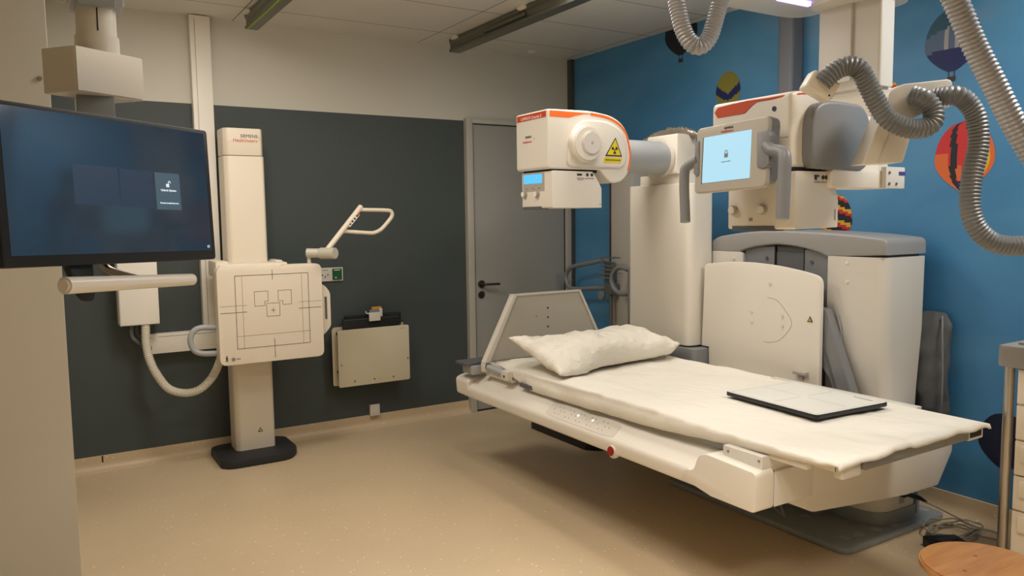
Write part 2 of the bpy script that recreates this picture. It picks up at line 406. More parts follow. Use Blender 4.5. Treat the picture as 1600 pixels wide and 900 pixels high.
# --- ceiling rails
def rail(x0, x1, y1, label):
    t = thing('ceiling_rail', ((x0 + x1) / 2, 2, ZC - .09), label, 'rail')
    m = MB(); m.prism([(x0, 2.60), (x1, 2.60), (x1, 2.615), (x1 - .012, 2.625), (x1 - .012, 2.655), (x1, 2.665), (x1, 2.685), (x0, 2.685), (x0, 2.665), (x0 + .008, 2.655), (x0 + .008, 2.625), (x0, 2.615)], 'y', -1.5, y1)
    m.build('rail_profile', alu, t)
    MB().box(x0 + .012, x1 - .016, y1, y1 + .004, 2.615, 2.67).build('end_opening', black if x0 > 2 else alu, t)
    each('mounting_clip', white, t, [lambda k, yy=yy: k.box(x0 - .022, x0 + .004, yy - .035, yy + .035, 2.668, 2.69, .004) for yy in (y1 - .1, y1 - .95, y1 - 1.8, y1 - 2.65)])
    return t
r1 = rail(1.148, 1.222, 4.87, 'shorter looking grey metal ceiling rail near the wall column, on the left')
MB().box(1.155, 1.165, -1.5, 4.86, 2.597, 2.6).build('green_strip', mat('green_yellow_strip', (150, 176, 40), .5), r1)
r2 = rail(2.515, 2.595, 4.87, 'grey metal ceiling rail with dark open end, nearest the blue wall')
MB().box(2.512, 2.516, 3.9, 4.4, 2.63, 2.65).build('sensor_block', alu, r2)
tag(MB().cyl((3.24, 4.99 - .05, ZC), (3.24, 4.94, ZC - .012), .03, .022).build('ceiling_sensor', white), 'small round white sensor on ceiling near the corner', 'sensor')

# ------------------------------------------------------------ hanging monitor and its ceiling mount
TL, TR, BL = Vector((-.054, 2.331, 1.762)), Vector((.520, 2.718, 1.749)), Vector((-.067, 2.294, 1.343))
ux = (TR - TL).normalized(); uz = (TL - BL); uz = (uz - ux * uz.dot(ux)).normalized(); uy = ux.cross(uz) * -1  # uy towards the back
mw, mh = .694, .42
FM = Matrix(((ux.x, uy.x, uz.x, BL.x), (ux.y, uy.y, uz.y, BL.y), (ux.z, uy.z, uz.z, BL.z), (0, 0, 0, 1)))  # local x right, y back, z up
bk = FM @ Vector((mw / 2, .1, 0))
mount = thing('ceiling_mount', (.243, 2.85, ZC), 'white ceiling mounted arm with square box above the black monitor', 'monitor mount')
PX, PY = .215, 2.93
MB().cyl((PX, PY, 1.99), (PX, PY, 2.062), .066, n=48, bev=.003).build('collar', white2, mount)
MB().cyl((PX, PY, 2.06), (PX, PY, ZC), .060, n=48).build('pole', white2, mount)
MB().box(PX - .002, PX + .002, PY - .0615, PY - .058, 2.07, 2.16).build('pole_seam', seam, mount)
MB().prism(rpoly([(.135, 2.85), (.295, 2.85), (.295, 3.02), (.135, 3.02)], .01), 'z', 2.15, ZC, .008).build('upper_shroud', greyl, mount)
MB().prism(rpoly([(.158, 2.835), (.268, 2.835), (.268, 2.86), (.158, 2.86)], .004), 'z', 2.14, 2.5, 0).build('shroud_panel', slate, mount)
A = Vector((.141, 2.796)); B = Vector((.350, 2.927)); C3 = Vector((.053, 2.904)); d = (B - A).normalized(); nn = (C3 - A).normalized()
bm_ = MB()
bm_.prism(rpoly([tuple(A), tuple(B), tuple(B + (C3 - A)), tuple(C3)], .008), 'z', 1.863, 2.004, .006)
bm_.build('housing_box', white2, mount)
bm_ = MB(); off = Vector((d.y, -d.x)) * .004
bm_.prism([tuple(A + d * .003 + off), tuple(B - d * .012 + off), tuple(B - d * .012), tuple(A + d * .003)], 'z', 1.867, 2.001, .001)
bm_.build('front_cover', white, mount)
# arm down from box to back of screen
c_ = (B + C3) / 2
MB().box(c_.x - .06, c_.x + .05, c_.y - .05, c_.y + .05, 1.55, 1.866, .006).build('drop_tube', slate, mount)

mon = thing('monitor', tuple(FM @ Vector((mw / 2, .02, 0))), 'large black flat screen monitor with dark blue screen and unlock tile', 'monitor')
MB().prism(rect(0, mw, 0, mh, .012), 'y', 0, .045, .004, M=FM).build('casing', black, mon)
scr = mat('screen_glass', (16, 22, 30), .09, emit=(42, 60, 80), estr=.62)
nt = scr.node_tree; b_ = nt.nodes['Principled BSDF']; nn_ = nt.nodes.new('ShaderNodeTexNoise'); nn_.inputs['Scale'].default_value = 3
rr_ = nt.nodes.new('ShaderNodeValToRGB'); rr_.color_ramp.elements[0].position = .3; rr_.color_ramp.elements[0].color = (*lin((44, 57, 70)), 1); rr_.color_ramp.elements[1].position = .7; rr_.color_ramp.elements[1].color = (*lin((50, 67, 82)), 1)
tcn = nt.nodes.new('ShaderNodeTexCoord'); nt.links.new(tcn.outputs['Object'], nn_.inputs['Vector']); nt.links.new(nn_.outputs['Fac'], rr_.inputs[0]); nt.links.new(rr_.outputs[0], b_.inputs['Emission Color'])
sc_o = MB().box(.021, mw - .017, -.0015, .001, .030, mh - .012, M=FM).build('screen', scr, mon)
def glow(name, c, s_): return mat(name, (10, 10, 12), .3, emit=c, estr=s_)
SCX = lambda px0, px1: None
MB().box(.205, .345, -.0022, -.001, .165, .275, M=FM).build('dim_tile', glow('tile_dim', (44, 60, 80), .72), sc_o); MB().box(.350, .463, -.0022, -.001, .163, .272, M=FM).build('dim_tile', MATS['tile_dim'], sc_o)
MB().box(.473, .565, -.0022, -.001, .158, .270, M=FM).build('tile', glow('tile_bright', (72, 92, 104), .9), sc_o)
ti = MB(); FT = lambda x, z: FM @ Matrix.Translation((x, -.003, z)) @ Matrix.Rotation(pi / 2, 4, 'X')
ti.text('Unlock System', .0095, FT(.520, .217)).text('Press here to unlock the screen', .0068, FT(.520, .178), sx=.78)
ti.box(.512, .524, -.0028, -.002, .227, .238, M=FM)
ti.tube([(.521, -.0026, .237), (.521, -.0026, .243), (.525, -.0026, .246), (.529, -.0026, .243), (.529, -.0026, .24)], .0012, n=6, sm=3, )
for v in ti.bm.verts: pass
txm = glow('screen_text', (225, 235, 240), 1.0)
ti2 = MB(); ti2.text('Unlock System', .0095, FT(.520, .217)).text('Press here to unlock the screen', .0068, FT(.520, .178), sx=.78)
ti2.box(.5125, .5235, -.0028, -.002, .227, .237, M=FM)
tt = MB(); tt.tube([(.5215, -.0026, .236), (.5215, -.0026, .2425), (.525, -.0026, .2455), (.5285, -.0026, .2425), (.5285, -.0026, .2395)], .0011, n=6, sm=3)
ti.bm.free()
tt.bm.transform(FM); me_ = bpy.data.meshes.new('x'); tt.bm.to_mesh(me_); tt.bm.free(); ti2.bm.from_mesh(me_)
ti2.text('O', .012, FT(.663, .042))
ti2.build('screen_text', txm, sc_o)
# grab bar below the screen
hb = MB(); p0 = Vector((0.057, 2.284, 1.294)); p1 = Vector((0.431, 2.664, 1.268))
hb.cyl(p0, p1, .0225, .0185, n=32, bev=.006).build('grab_bar', white2, mon)
MB().prism(rpoly([(.180, .02), (.268, .02), (.270, -.075), (.262, -.103), (.236, -.103), (.222, -.085)], .012), 'y', .03, .05, .004, M=FM).build('black_bracket', black, mon)
MB().tube([(.17, 2.62, 1.36), (.18, 2.61, 1.32), (.215, 2.58, 1.30), (.26, 2.52, 1.285)], .012, sm=6).build('steel_arm', steel, mon)
# mount plate at the back
MB().box(.25, .45, .045, .10, .10, .33, .006, M=FM).build('back_plate', black, mon)

# ------------------------------------------------------------ wall stand with detector
st = thing('detector_stand', (1.1, 4.93, 0), 'tall white detector column on black foot before the grey wall', 'x-ray wall stand')
MB().prism(rpoly([(.865, 4.66), (.92, 4.62), (1.26, 4.62), (1.335, 4.72), (1.335, 5.0), (1.28, 5.04), (.92, 5.04), (.865, 5.0)], .05), 'z', 0, .05, .012).build('foot', blackr, st, M=Matrix.Translation((0, .03, 0)))
MB().prism(rpoly([(.985, 5.0), (.985, 4.86), (1.01, 4.835), (1.212, 4.835), (1.225, 4.86), (1.225, 5.0)], .012), 'z', .045, 1.845, .002).build('column', bucky, st)
MB().prism(rpoly([(.985, 5.0), (.985, 4.86), (1.01, 4.832), (1.205, 4.832), (1.22, 4.86), (1.22, 5.0)], .012), 'z', 1.848, 2.01, .01).build('top_cap', bucky, st)
lg = MB(); lg.use(blk_txt).text('SIEMENS', .027, MY(1.135, 4.8312, 1.962)); lg.use(redtxt).text('Healthineers', .029, MY(1.112, 4.8312, 1.936), sx=.95)
lg.use(redtxt)
for dx, dz in ((0, .01), (.007, .016), (.014, .01), (.021, .003), (.014, -.004), (.007, -.012)): lg.cyl((1.182 + dx * .8, 4.8315, 1.948 + dz), (1.182 + dx * .8, 4.8305, 1.948 + dz), .0022, n=8)
lg.build('maker_lettering', None, st)
MB().prism([(1.115, .155), (1.145, .155), (1.13, .182)], 'y', 4.833, 4.836).build('warning_sticker', blk_txt, st)
w = MB().prism([(1.122, .159), (1.138, .159), (1.13, .174)], 'y', 4.832, 4.8335).build('warning_sticker_centre', yellow, st)
# carriage and detector
MB().box(.90, 1.30, 4.68, 4.86, .82, 1.21, .02).box(.885, .96, 4.70, 4.93, 1.13, 1.225, .012).box(1.235, 1.28, 4.72, 4.90, 1.13, 1.22, .012).build('carriage', bucky, st)
dt = MB(); dt.prism(rpoly([(.868, .628), (1.478, .628), (1.478, 1.196), (1.262, 1.196), (1.245, 1.187), (1.112, 1.187), (1.095, 1.196), (.868, 1.196)], [.04, .04, .04, .006, .006, .006, .006, .04]), 'y', 4.60, 4.70, .008)
det = dt.build('detector_housing', bucky, st)
L = MB(); yf = 4.5995
def hl(x0, x1, z, w=.0014): L.box(x0, x1, yf - .0004, yf + .001, z - w, z + w)
def vl(z0, z1, x, w=.0014): L.box(x - w, x + w, yf - .0004, yf + .001, z0, z1)
L.use(mat('dark_line_print', (70, 62, 58), .6))
hl(.966, 1.392, 1.143); hl(.966, 1.392, .72); vl(.72, 1.143, .967); vl(.72, 1.143, 1.392)
vl(1.113, 1.172, 1.18); vl(.65, .765, 1.18); hl(.88, 1.028, .932); hl(1.33, 1.466, .932)
hl(1.166, 1.192, .932, .0012); vl(.918, .946, 1.179, .0012)
L.use(mat('fine_line_print', (140, 126, 112), .6))
for x in (1.006, 1.352): vl(.722, 1.141, x, .0009)
hl(.967, 1.392, .793, .0009); hl(.88, 1.028, .971, .0009); hl(1.33, 1.466, .971, .0009)
L.use(MATS['dark_line_print'])
def pth(p, w=.0010):
    for (a, b), (c, d) in zip(p, p[1:] + p[:1]): L.box(min(a, c) - w, max(a, c) + w, yf - .0004, yf + .001, min(b, d) - w, max(b, d) + w)
pth([(1.073, 1.047), (1.151, 1.047), (1.151, .987), (1.131, .987), (1.131, .962), (1.073, .962)])
pth([(1.210, 1.047), (1.288, 1.047), (1.288, .962), (1.236, .962), (1.236, .985), (1.210, .985)])
pth([(1.141, .974), (1.217, .974), (1.217, .897), (1.141, .897)])
L.use(blk_txt)   # person pictogram, target mark
L.cyl((.905, yf - .0004, .683), (.905, yf + .001, .683), .004, n=10)
L.poly([(.898, yf - .0004, .677), (.912, yf - .0004, .677), (.909, yf - .0004, .664), (.913, yf - .0004, .652), (.908, yf - .0004, .652), (.905, yf - .0004, .662), (.902, yf - .0004, .652), (.897, yf - .0004, .652), (.901, yf - .0004, .664)])
L.tube([(.941 + .010 * cos(a * pi / 8), yf, .662 + .010 * sin(a * pi / 8)) for a in range(16)], .0014, n=6, sm=0, closed=True)
L.cyl((.941, yf - .0004, .662), (.941, yf + .001, .662), .005, n=8)
L.text('IPX0', .011, MY(.969, yf - .0003, .662))
L.build('guide_lines', None, det)
MB().tube([(.88, 4.69, .843), (.79, 4.69, .85), (.745, 4.69, .83), (.728, 4.69, .78), (.745, 4.69, .725), (.79, 4.69, .70), (.88, 4.69, .693)], .0165, sm=6).build('side_handle', greyl, st)
sh = MB(); sh.prism(rpoly([(1.47, 1.075), (1.515, 1.055), (1.548, 1.01), (1.548, .80), (1.51, .755), (1.47, .735)], .02), 'y', 4.665, 4.695, .006); sh.build('side_grip', bucky, st)
MB().prism(rect(1.51, 1.524, .845, .985, .004), 'y', 4.6635, 4.667).build('grip_slot', greyd, st)
# overhead grab arm
oa = MB(); oa.cyl((1.40, 4.64, 1.26), (1.475, 4.60, 1.257), .028, n=24, bev=.003).cyl((1.475, 4.60, 1.257), (1.535, 4.51, 1.257), .034, n=24, bev=.003).cyl((1.415, 4.64, 1.19), (1.415, 4.64, 1.24), .012)
oa.build('arm_joint', mat('joint_plastic', (200, 195, 180), .4), st)
oa = MB(); oa.cyl((1.50, 4.57, 1.27), (1.742, 4.60, 1.54), .0165, bev=.003)
oa.tube([(1.725, 4.6, 1.518), (1.80, 4.60, 1.516), (1.885, 4.6, 1.514), (1.935, 4.60, 1.508), (1.945, 4.60, 1.48), (1.92, 4.6, 1.445), (1.87, 4.6, 1.395), (1.83, 4.6, 1.376), (1.80, 4.60, 1.372), (1.72, 4.6, 1.378), (1.61, 4.6, 1.388)], .0125, sm=5)
oa.build('grab_arm', bucky, st)
Mst = Matrix.Translation((1.682, 4.577, 1.455)) @ Matrix.Rotation(-radians(48), 4, 'Y')
sk = MB(); sk.use(wht_txt).box(-.05, .05, -.001, .001, -.010, .010, M=Mst); sk.use(blk_txt)
for i in range(4): sk.box(-.04 + .022 * i, -.028 + .022 * i, -.0022, -.0005, -.005, .006, M=Mst)
sk.use(redtxt).cyl(Mst @ Vector((.046, -.003, 0)), Mst @ Vector((.046, 0, 0)), .008, n=12)
sk.build('arm_sticker', None, st)

# wall ducting behind the stand
tag(MB().box(.862, .978, 5.02, YB - .001, .79, ZC - .005, .003).use(seam).box(.888, .890, 5.0195, 5.021, .8, ZC - .02).build('cable_trunking', panelw),
    'tall cream cable trunking rising to the ceiling behind the white column', 'cable trunking')
tag(MB().box(.54, 1.0, 5.02, YB - .001, .672, .79, .003).use(seam).box(.6, .98, 5.0195, 5.021, .772, .774).build('cable_trunking', panelw),
    'short horizontal cream cable trunking at knee height left of column', 'cable trunking')
jb = thing('junction_box', (.495, 5.0, .86), 'upright white box on the grey wall under the monitor', 'junction box')
MB().box(.394, .604, 4.93, YB - .001, .862, 1.36, .005).build('box_body', panelw, jb)
MB().box(.398, .600, 4.926, 4.932, .866, 1.355, .004).build('box_cover', panelw, jb)
tag(MB().tube([(.53, 4.96, .87), (.525, 4.93, .75), (.535, 4.90, .66), (.565, 4.87, .575), (.62, 4.84, .49), (.70, 4.82, .457), (.775, 4.80, .468), (.835, 4.79, .515), (.875, 4.78, .575), (.905, 4.76, .66)], .023, n=16, rib=(.011, .0018)).build('corrugated_hose', hosec),
    'cream corrugated cable hose looping from the wall box to the detector', 'hose')
tag(MB().tube([(.46, 4.99, .866), (.455, 4.985, .80), (.48, 4.985, .76), (.53, 5.0, .72), (.56, 5.0, .71)], .012).tube([(.49, 5.02, .866), (.487, 5.015, .81), (.51, 5.015, .77), (.55, 5.03, .74)], .010).build('cable_bundle', greyd),
    'pair of dark grey cables bending out below the wall box', 'cables')

# sockets
so = thing('wall_socket', (1.69, YB, 1.05), 'double wall outlet with white and green inserts beside the detector', 'socket')
MB().box(1.60, 1.775, YB - .012, YB - .001, 1.046, 1.138, .003).build('cover_plate', white2, so)
MB().prism(rect(1.70, 1.765, 1.054, 1.13, .004), 'y', YB - .017, YB - .008).build('green_insert', green, so)
k = MB(); k.use(blk_txt)
for dx, dz in ((-.018, .004), (.018, .004), (0, -.008)): MB().cyl((1.65 + dx, YB - .0135, 1.086 + dz), (1.65 + dx, YB - .011, 1.086 + dz), .0048, n=10).build('contact_hole', blk_txt, so)
k.box(1.632, 1.672, YB - .0128, YB - .011, 1.121, 1.124); k.use(wht_txt).box(1.712, 1.752, YB - .018, YB - .016, 1.118, 1.123); k.cyl((1.722, YB - .018, 1.07), (1.722, YB - .016, 1.07), .005, n=8)
k.build('socket_print', None, so)
lo = thing('wall_socket', (1.98, YB, .09), 'small plain white wall box low under the cassette holder', 'socket')
MB().box(1.935, 2.005, YB - .03, YB - .001, .085, .165, .004).build('socket_body', white2, lo)
MB().box(1.945, 1.995, YB - .032, YB - .029, .095, .155, .002).build('socket_cover', white2, lo)

# cassette holder
ch = thing('cassette_holder', (1.93, 5.02, .33), 'flat cream enamel wall pocket holding dark cassettes', 'cassette holder')
MB().prism(rect(1.68, 2.195, .338, .724, .016), 'y', 4.945, 4.955, .003).build('front_plate', holdm, ch)
MB().prism(rect(1.655, 2.15, .345, .735, .016), 'y', 4.985, 4.992, .002).build('middle_plate', holdm, ch)
MB().prism(rect(1.69, 2.205, .35, .73, .016), 'y', 5.06, YB - .001, .002).build('back_plate', holdm, ch)
each('spacer', blackr, ch, [lambda k, x=x, z=z: k.cyl((x, 4.955, z), (x, 5.065, z), .009, n=10) for x, z in ((1.69, .70), (1.69, .44), (2.185, .70), (2.185, .44))])
each('screw', steel, ch, [lambda k, x=x, z=z: k.cyl((x, 4.941, z), (x, 4.946, z), .0055, n=10) for x, z in ((1.79, .372), (1.93, .372), (2.07, .372), (1.70, .49), (2.18, .49))])
MB().box(2.13, 2.16, 4.9435, 4.946, .702, .704).build('etched_mark', blk_txt, ch)
for (x0, x1, y0, zz) in ((1.725, 2.135, 4.962, .795), (1.76, 2.17, 5.02, .808)):
    c = thing('image_cassette', ((x0 + x1) / 2, y0, .36), 'black flat cassette in the front slot of the holder' if y0 < 5 else 'black flat cassette in the rear slot, showing higher and further right', 'cassette', 'cassettes in the wall pocket')
    MB().prism(rect(x0, x1, .37, zz, .006), 'y', y0, y0 + .016, .002).build('cassette_shell', black, c)
    MB().box(x0 + .01, x1 - .01, y0 - .001, y0 + .001, zz - .01, zz - .008).build('edge_line', greyd, c)
cd = thing('marker_box', (1.95, 4.97, .78), 'small white clip box with grey and yellow cards on the cassettes', 'clip box')
MB().box(1.905, 1.985, 4.94, 4.952, .77, .828, .004).tube([(1.905, 4.945, .822), (1.885, 4.945, .828), (1.882, 4.945, .842)], .004, n=8).build('clip', white2, cd)
MB().box(1.915, 1.985, 4.955, 4.975, .80, .845, .002).build('grey_card', greyp, cd)
MB().box(1.94, 2.01, 4.98, 4.99, .80, .862, .002).build('yellow_card', mat('amber_card', (204, 150, 40), .5), cd)
MB().box(1.985, 2.01, 4.965, 4.978, .79, .85, .002).build('white_card', white2, cd)

# ------------------------------------------------------------ patient table
tb = thing('patient_table', (2.9, 2.5, 0), 'long white x-ray patient table over a grey floor plate', 'patient table')
pl = MB(); pl.prism(rpoly([(2.86, 1.965), (3.63, 1.965), (3.63, 3.08), (2.86, 3.08)], .06), 'z', 0, .03, .010)
fp = pl.build('floor_plate', slate, tb)
each('cover_cap', greyl, fp, [lambda k, x=x, y=y: k.cyl((x, y, .029), (x, y, .0325), .026, n=24, bev=.001) for x, y in ((3.03, 2.30), (3.165, 2.03), (3.28, 2.012), (2.97, 2.05), (3.05, 2.035), (3.50, 2.09), (3.57, 2.05))])
each('bolt', greyl, fp, [lambda k, x=x, y=y: k.cyl((x, y, .029), (x, y, .036), .006, n=10) for x, y in ((2.93, 2.16), (3.01, 2.03), (3.54, 2.09))])
MB().prism(rpoly([(3.17, 2.02), (3.46, 2.02), (3.46, 2.092), (3.285, 2.092), (3.285, 2.43), (3.17, 2.43)], [.13, .01, 0, 0, 0, .03], 10), 'z', .028, .092).build('pedestal_skirt', slate, tb)
MB().prism(rpoly([(3.175, 2.025), (3.455, 2.025), (3.455, 2.09), (3.283, 2.09), (3.283, 2.42), (3.175, 2.42)], [.128, .02, 0, 0, 0, .03], 10), 'z', .09, .42, .001).build('pedestal', white, tb)
MB().box(3.08, 3.172, 2.28, 2.95, .03, .34, .006).build('pedestal_core', slate, tb)
MB().box(3.50, 3.52, 2.04, 2.06, .03, .17).build('bracket_post', greyl, tb); MB().box(3.33, 3.37, 2.0235, 2.026, .115, .145).build('connector_plate', knobm, tb)
MB().tube([(3.03, 2.52, .032), (2.93, 2.34, .036), (3.02, 2.52, .2), (3.05, 2.6, .3)], .006, sm=0).build('thin_v_tube', greyl, tb)  # thin light grey tube bent into a V
# hood on the pedestal
hd = MB(); hd.prism(rpoly([(2.46, .325), (2.51, .302), (2.72, .282), (3.13, .245), (3.37, .242), (3.475, .38), (3.475, .52), (2.46, .56)], .012), 'y', 1.87, 2.09, .012)
hd.build('lift_hood', white, tb)
MB().box(2.46, 3.17, 2.085, 3.05, .33, .56, .01).build('lift_carrier', white, tb)
# main casing with sloped shoulder
cs = MB(); cs.prism(rpoly([(2.065, .435), (2.36, .425), (2.36, .60), (2.185, .60), (2.155, .565), (2.06, .492)], [.015, .0, .0, .0, .015, .02]), 'y', 1.90, 3.90, .004)
cs.prism(rpoly([(2.065, .435), (2.36, .43), (2.36, .56), (2.185, .56), (2.09, .545), (2.058, .53)], [.02, 0, 0, .0, .02, .02]), 'y', 3.84, 3.99, .03, 4)
cs.build('side_casing', white, tb)
eb = MB(); eb.prism(rpoly([(1.76, .43), (1.965, .43), (2.12, .46), (2.10, .50), (2.055, .502), (2.03, .568), (1.99, .582), (1.76, .572)], [.02, .006, .01, .02, .03, .02, .012, .02]), 'x', 2.05, 2.145, .006)
eb.build('end_block', white, tb)
MB().box(2.147, 2.36, 1.762, 2.1, .432, .56, .008).build('end_cover', white2, tb)
MB().box(2.144, 2.149, 1.764, 2.0, .435, .565).build('cover_gap', seam, tb); MB().box(2.355, 2.368, 1.78, 1.9, .46, .60).build('cover_gap', seam, tb)
MB().box(2.10, 2.33, 1.775, 1.955, .55, .618, .004).build('top_bracket', white2, tb)
each('bracket_screw', steel, tb, [lambda k, p=p: k.cyl(p, (p[0] + .004, p[1], p[2]), .005, n=10) for p in ((2.098, 1.93, .600), (2.098, 1.79, .600))] + [lambda k: k.cyl((2.2, 1.773, .60), (2.2, 1.777, .60), .005, n=10)])
# control film + emergency stop
nrm = Vector((-.073, 0, .095)).normalized()
def sh_pt(y, t, o=.0015): p = Vector((2.06, y, .492)).lerp(Vector((2.155, y, .565)), t); return Vector((p.x, p.y, p.z)) + Vector((-.60, 0, .80)) * o
k = MB(); rr = rect(2.56, 3.08, .12, .80, .10, 6); t_ = bmesh.new()
vs = [t_.verts.new(sh_pt(y, t, .0012)) for y, t in rr]; vb = [t_.verts.new(sh_pt(y, t, -.001)) for y, t in rr]
t_.faces.new(vs)
for i in range(len(vs)): t_.faces.new((vs[i], vs[(i + 1) % len(vs)], vb[(i + 1) % len(vs)], vb[i]))
bmesh.ops.recalc_face_normals(t_, faces=t_.faces); k._merge(t_)
cf = k.build('control_panel', mat('keypad_film', (214, 208, 196), .3), tb)
k = MB(); k.use(blk_txt)
for i in range(16):
    for t in (.3, .48, .66):
        if (i * 7 + int(t * 10)) % 3 == 0: continue
        p = sh_pt(2.62 + i * .028, t, .002); k.cyl(p, p + Vector((-.6, 0, .8)) * .0012, .0019, n=6)
k.use(glow('status_led', (235, 245, 255), 2.5))
for y in (2.745, 2.855):
    p = sh_pt(y, .55, .002); k.cyl(p, p + Vector((-.6, 0, .8)) * .0015, .0045, n=10)
k.build('panel_symbols', None, cf)
MB().cyl((2.054, 2.545, .452), (2.085, 2.545, .452), .033, n=32, bev=.008).build('stop_collar', white, tb)
MB().cyl((2.047, 2.545, .453), (2.056, 2.545, .452), .020, n=28, bev=.003).build('emergency_stop', red, tb)
# tabletop
MB().box(2.165, 3.0, 1.53, 3.76, .617, .652, .004).build('tabletop', white2, tb)
MB().box(2.135, 2.165, 1.62, 3.70, .607, .648, .004).build('side_rail', white2, tb); MB().box(3.0, 3.03, 1.62, 3.70, .607, .648, .004).build('side_rail', white2, tb)
MB().box(2.15, 2.4, 1.95, 3.75, .58, .617).build('undercarriage', greyl, tb)
MB().box(2.165, 2.26, 1.508, 1.54, .600, .652, .003).build('end_corner', white2, tb)
MB().box(2.262, 2.885, 1.495, 1.53, .618, .656, .002).build('end_rail', mat('rail_grey', (132, 132, 128), .4, .6), tb)
k = MB(); k.use(white2).prism(rpoly([(2.885, .612), (2.985, .612), (2.985, .656), (2.885, .656)], .006), 'y', 1.497, 1.53, .001); k.use(seam).box(2.895, 2.972, 1.4955, 1.5, .622, .648); k.build('end_bracket', None, tb)
MB().box(3.03, 3.10, 1.80, 2.55, .640, .652, .002).build('side_ledge', white2, tb)
# clamp rail at the head end
k = MB(); k.cyl((2.115, 3.70, .628), (2.115, 3.52, .618), .016, bev=.003).cyl((2.115, 3.735, .63), (2.115, 3.70, .63), .022, bev=.003); k.build('clamp_bar', greyl, tb)
k = MB(); k.box(2.095, 2.14, 3.46, 3.53, .59, .64, .006).box(2.12, 2.16, 3.46, 3.74, .577, .612, .005).box(2.09, 2.16, 3.70, 3.74, .60, .652, .006); k.use(seam).cyl((2.093, 3.495, .612), (2.098, 3.495, .612), .007, n=10); k.build('clamp_block', white2, tb)
MB().box(2.118, 2.15, 3.26, 3.38, .575, .598, .006).build('grip_pad', greyd, tb)
MB().box(2.03, 2.26, 3.80, 3.93, .625, .642, .004).build('head_plate', greyd, tb)
MB().box(2.06, 2.26, 3.78, 3.90, .575, .625, .004).build('head_bracket', greyl, tb)

# headboard on the table
hbd = thing('head_board', (2.53, 3.72, .65), 'white trapezoid head board standing at the end of the table', 'head board')
MB().prism(rpoly([(2.105, .655), (2.955, .655), (2.755, 1.015), (2.292, 1.015)], .012), 'y', 3.715, 3.735, .003).build('board', mat('board_laminate', (186, 182, 170), .45), hbd)
k = MB(); k.prism([(2.092, .654), (2.127, .654), (2.309, 1.02), (2.285, 1.02)], 'y', 3.695, 3.74, .004)
k.prism([(2.935, .655), (2.955, .655), (2.765, 1.02), (2.748, 1.02)], 'y', 3.705, 3.738, .003).prism([(2.28, 1.013), (2.765, 1.013), (2.765, 1.024), (2.28, 1.024)], 'y', 3.705, 3.738, .002)
k.build('edge_frame', white2, hbd)
each('hole', seam, hbd, [lambda k, z=z: k.cyl((2.53, 3.712, z), (2.53, 3.718, z), .0055, n=10) for z in (.93, .875, .82)] + [lambda k: k.cyl((2.45, 3.713, .885), (2.45, 3.718, .885), .003, n=8)])

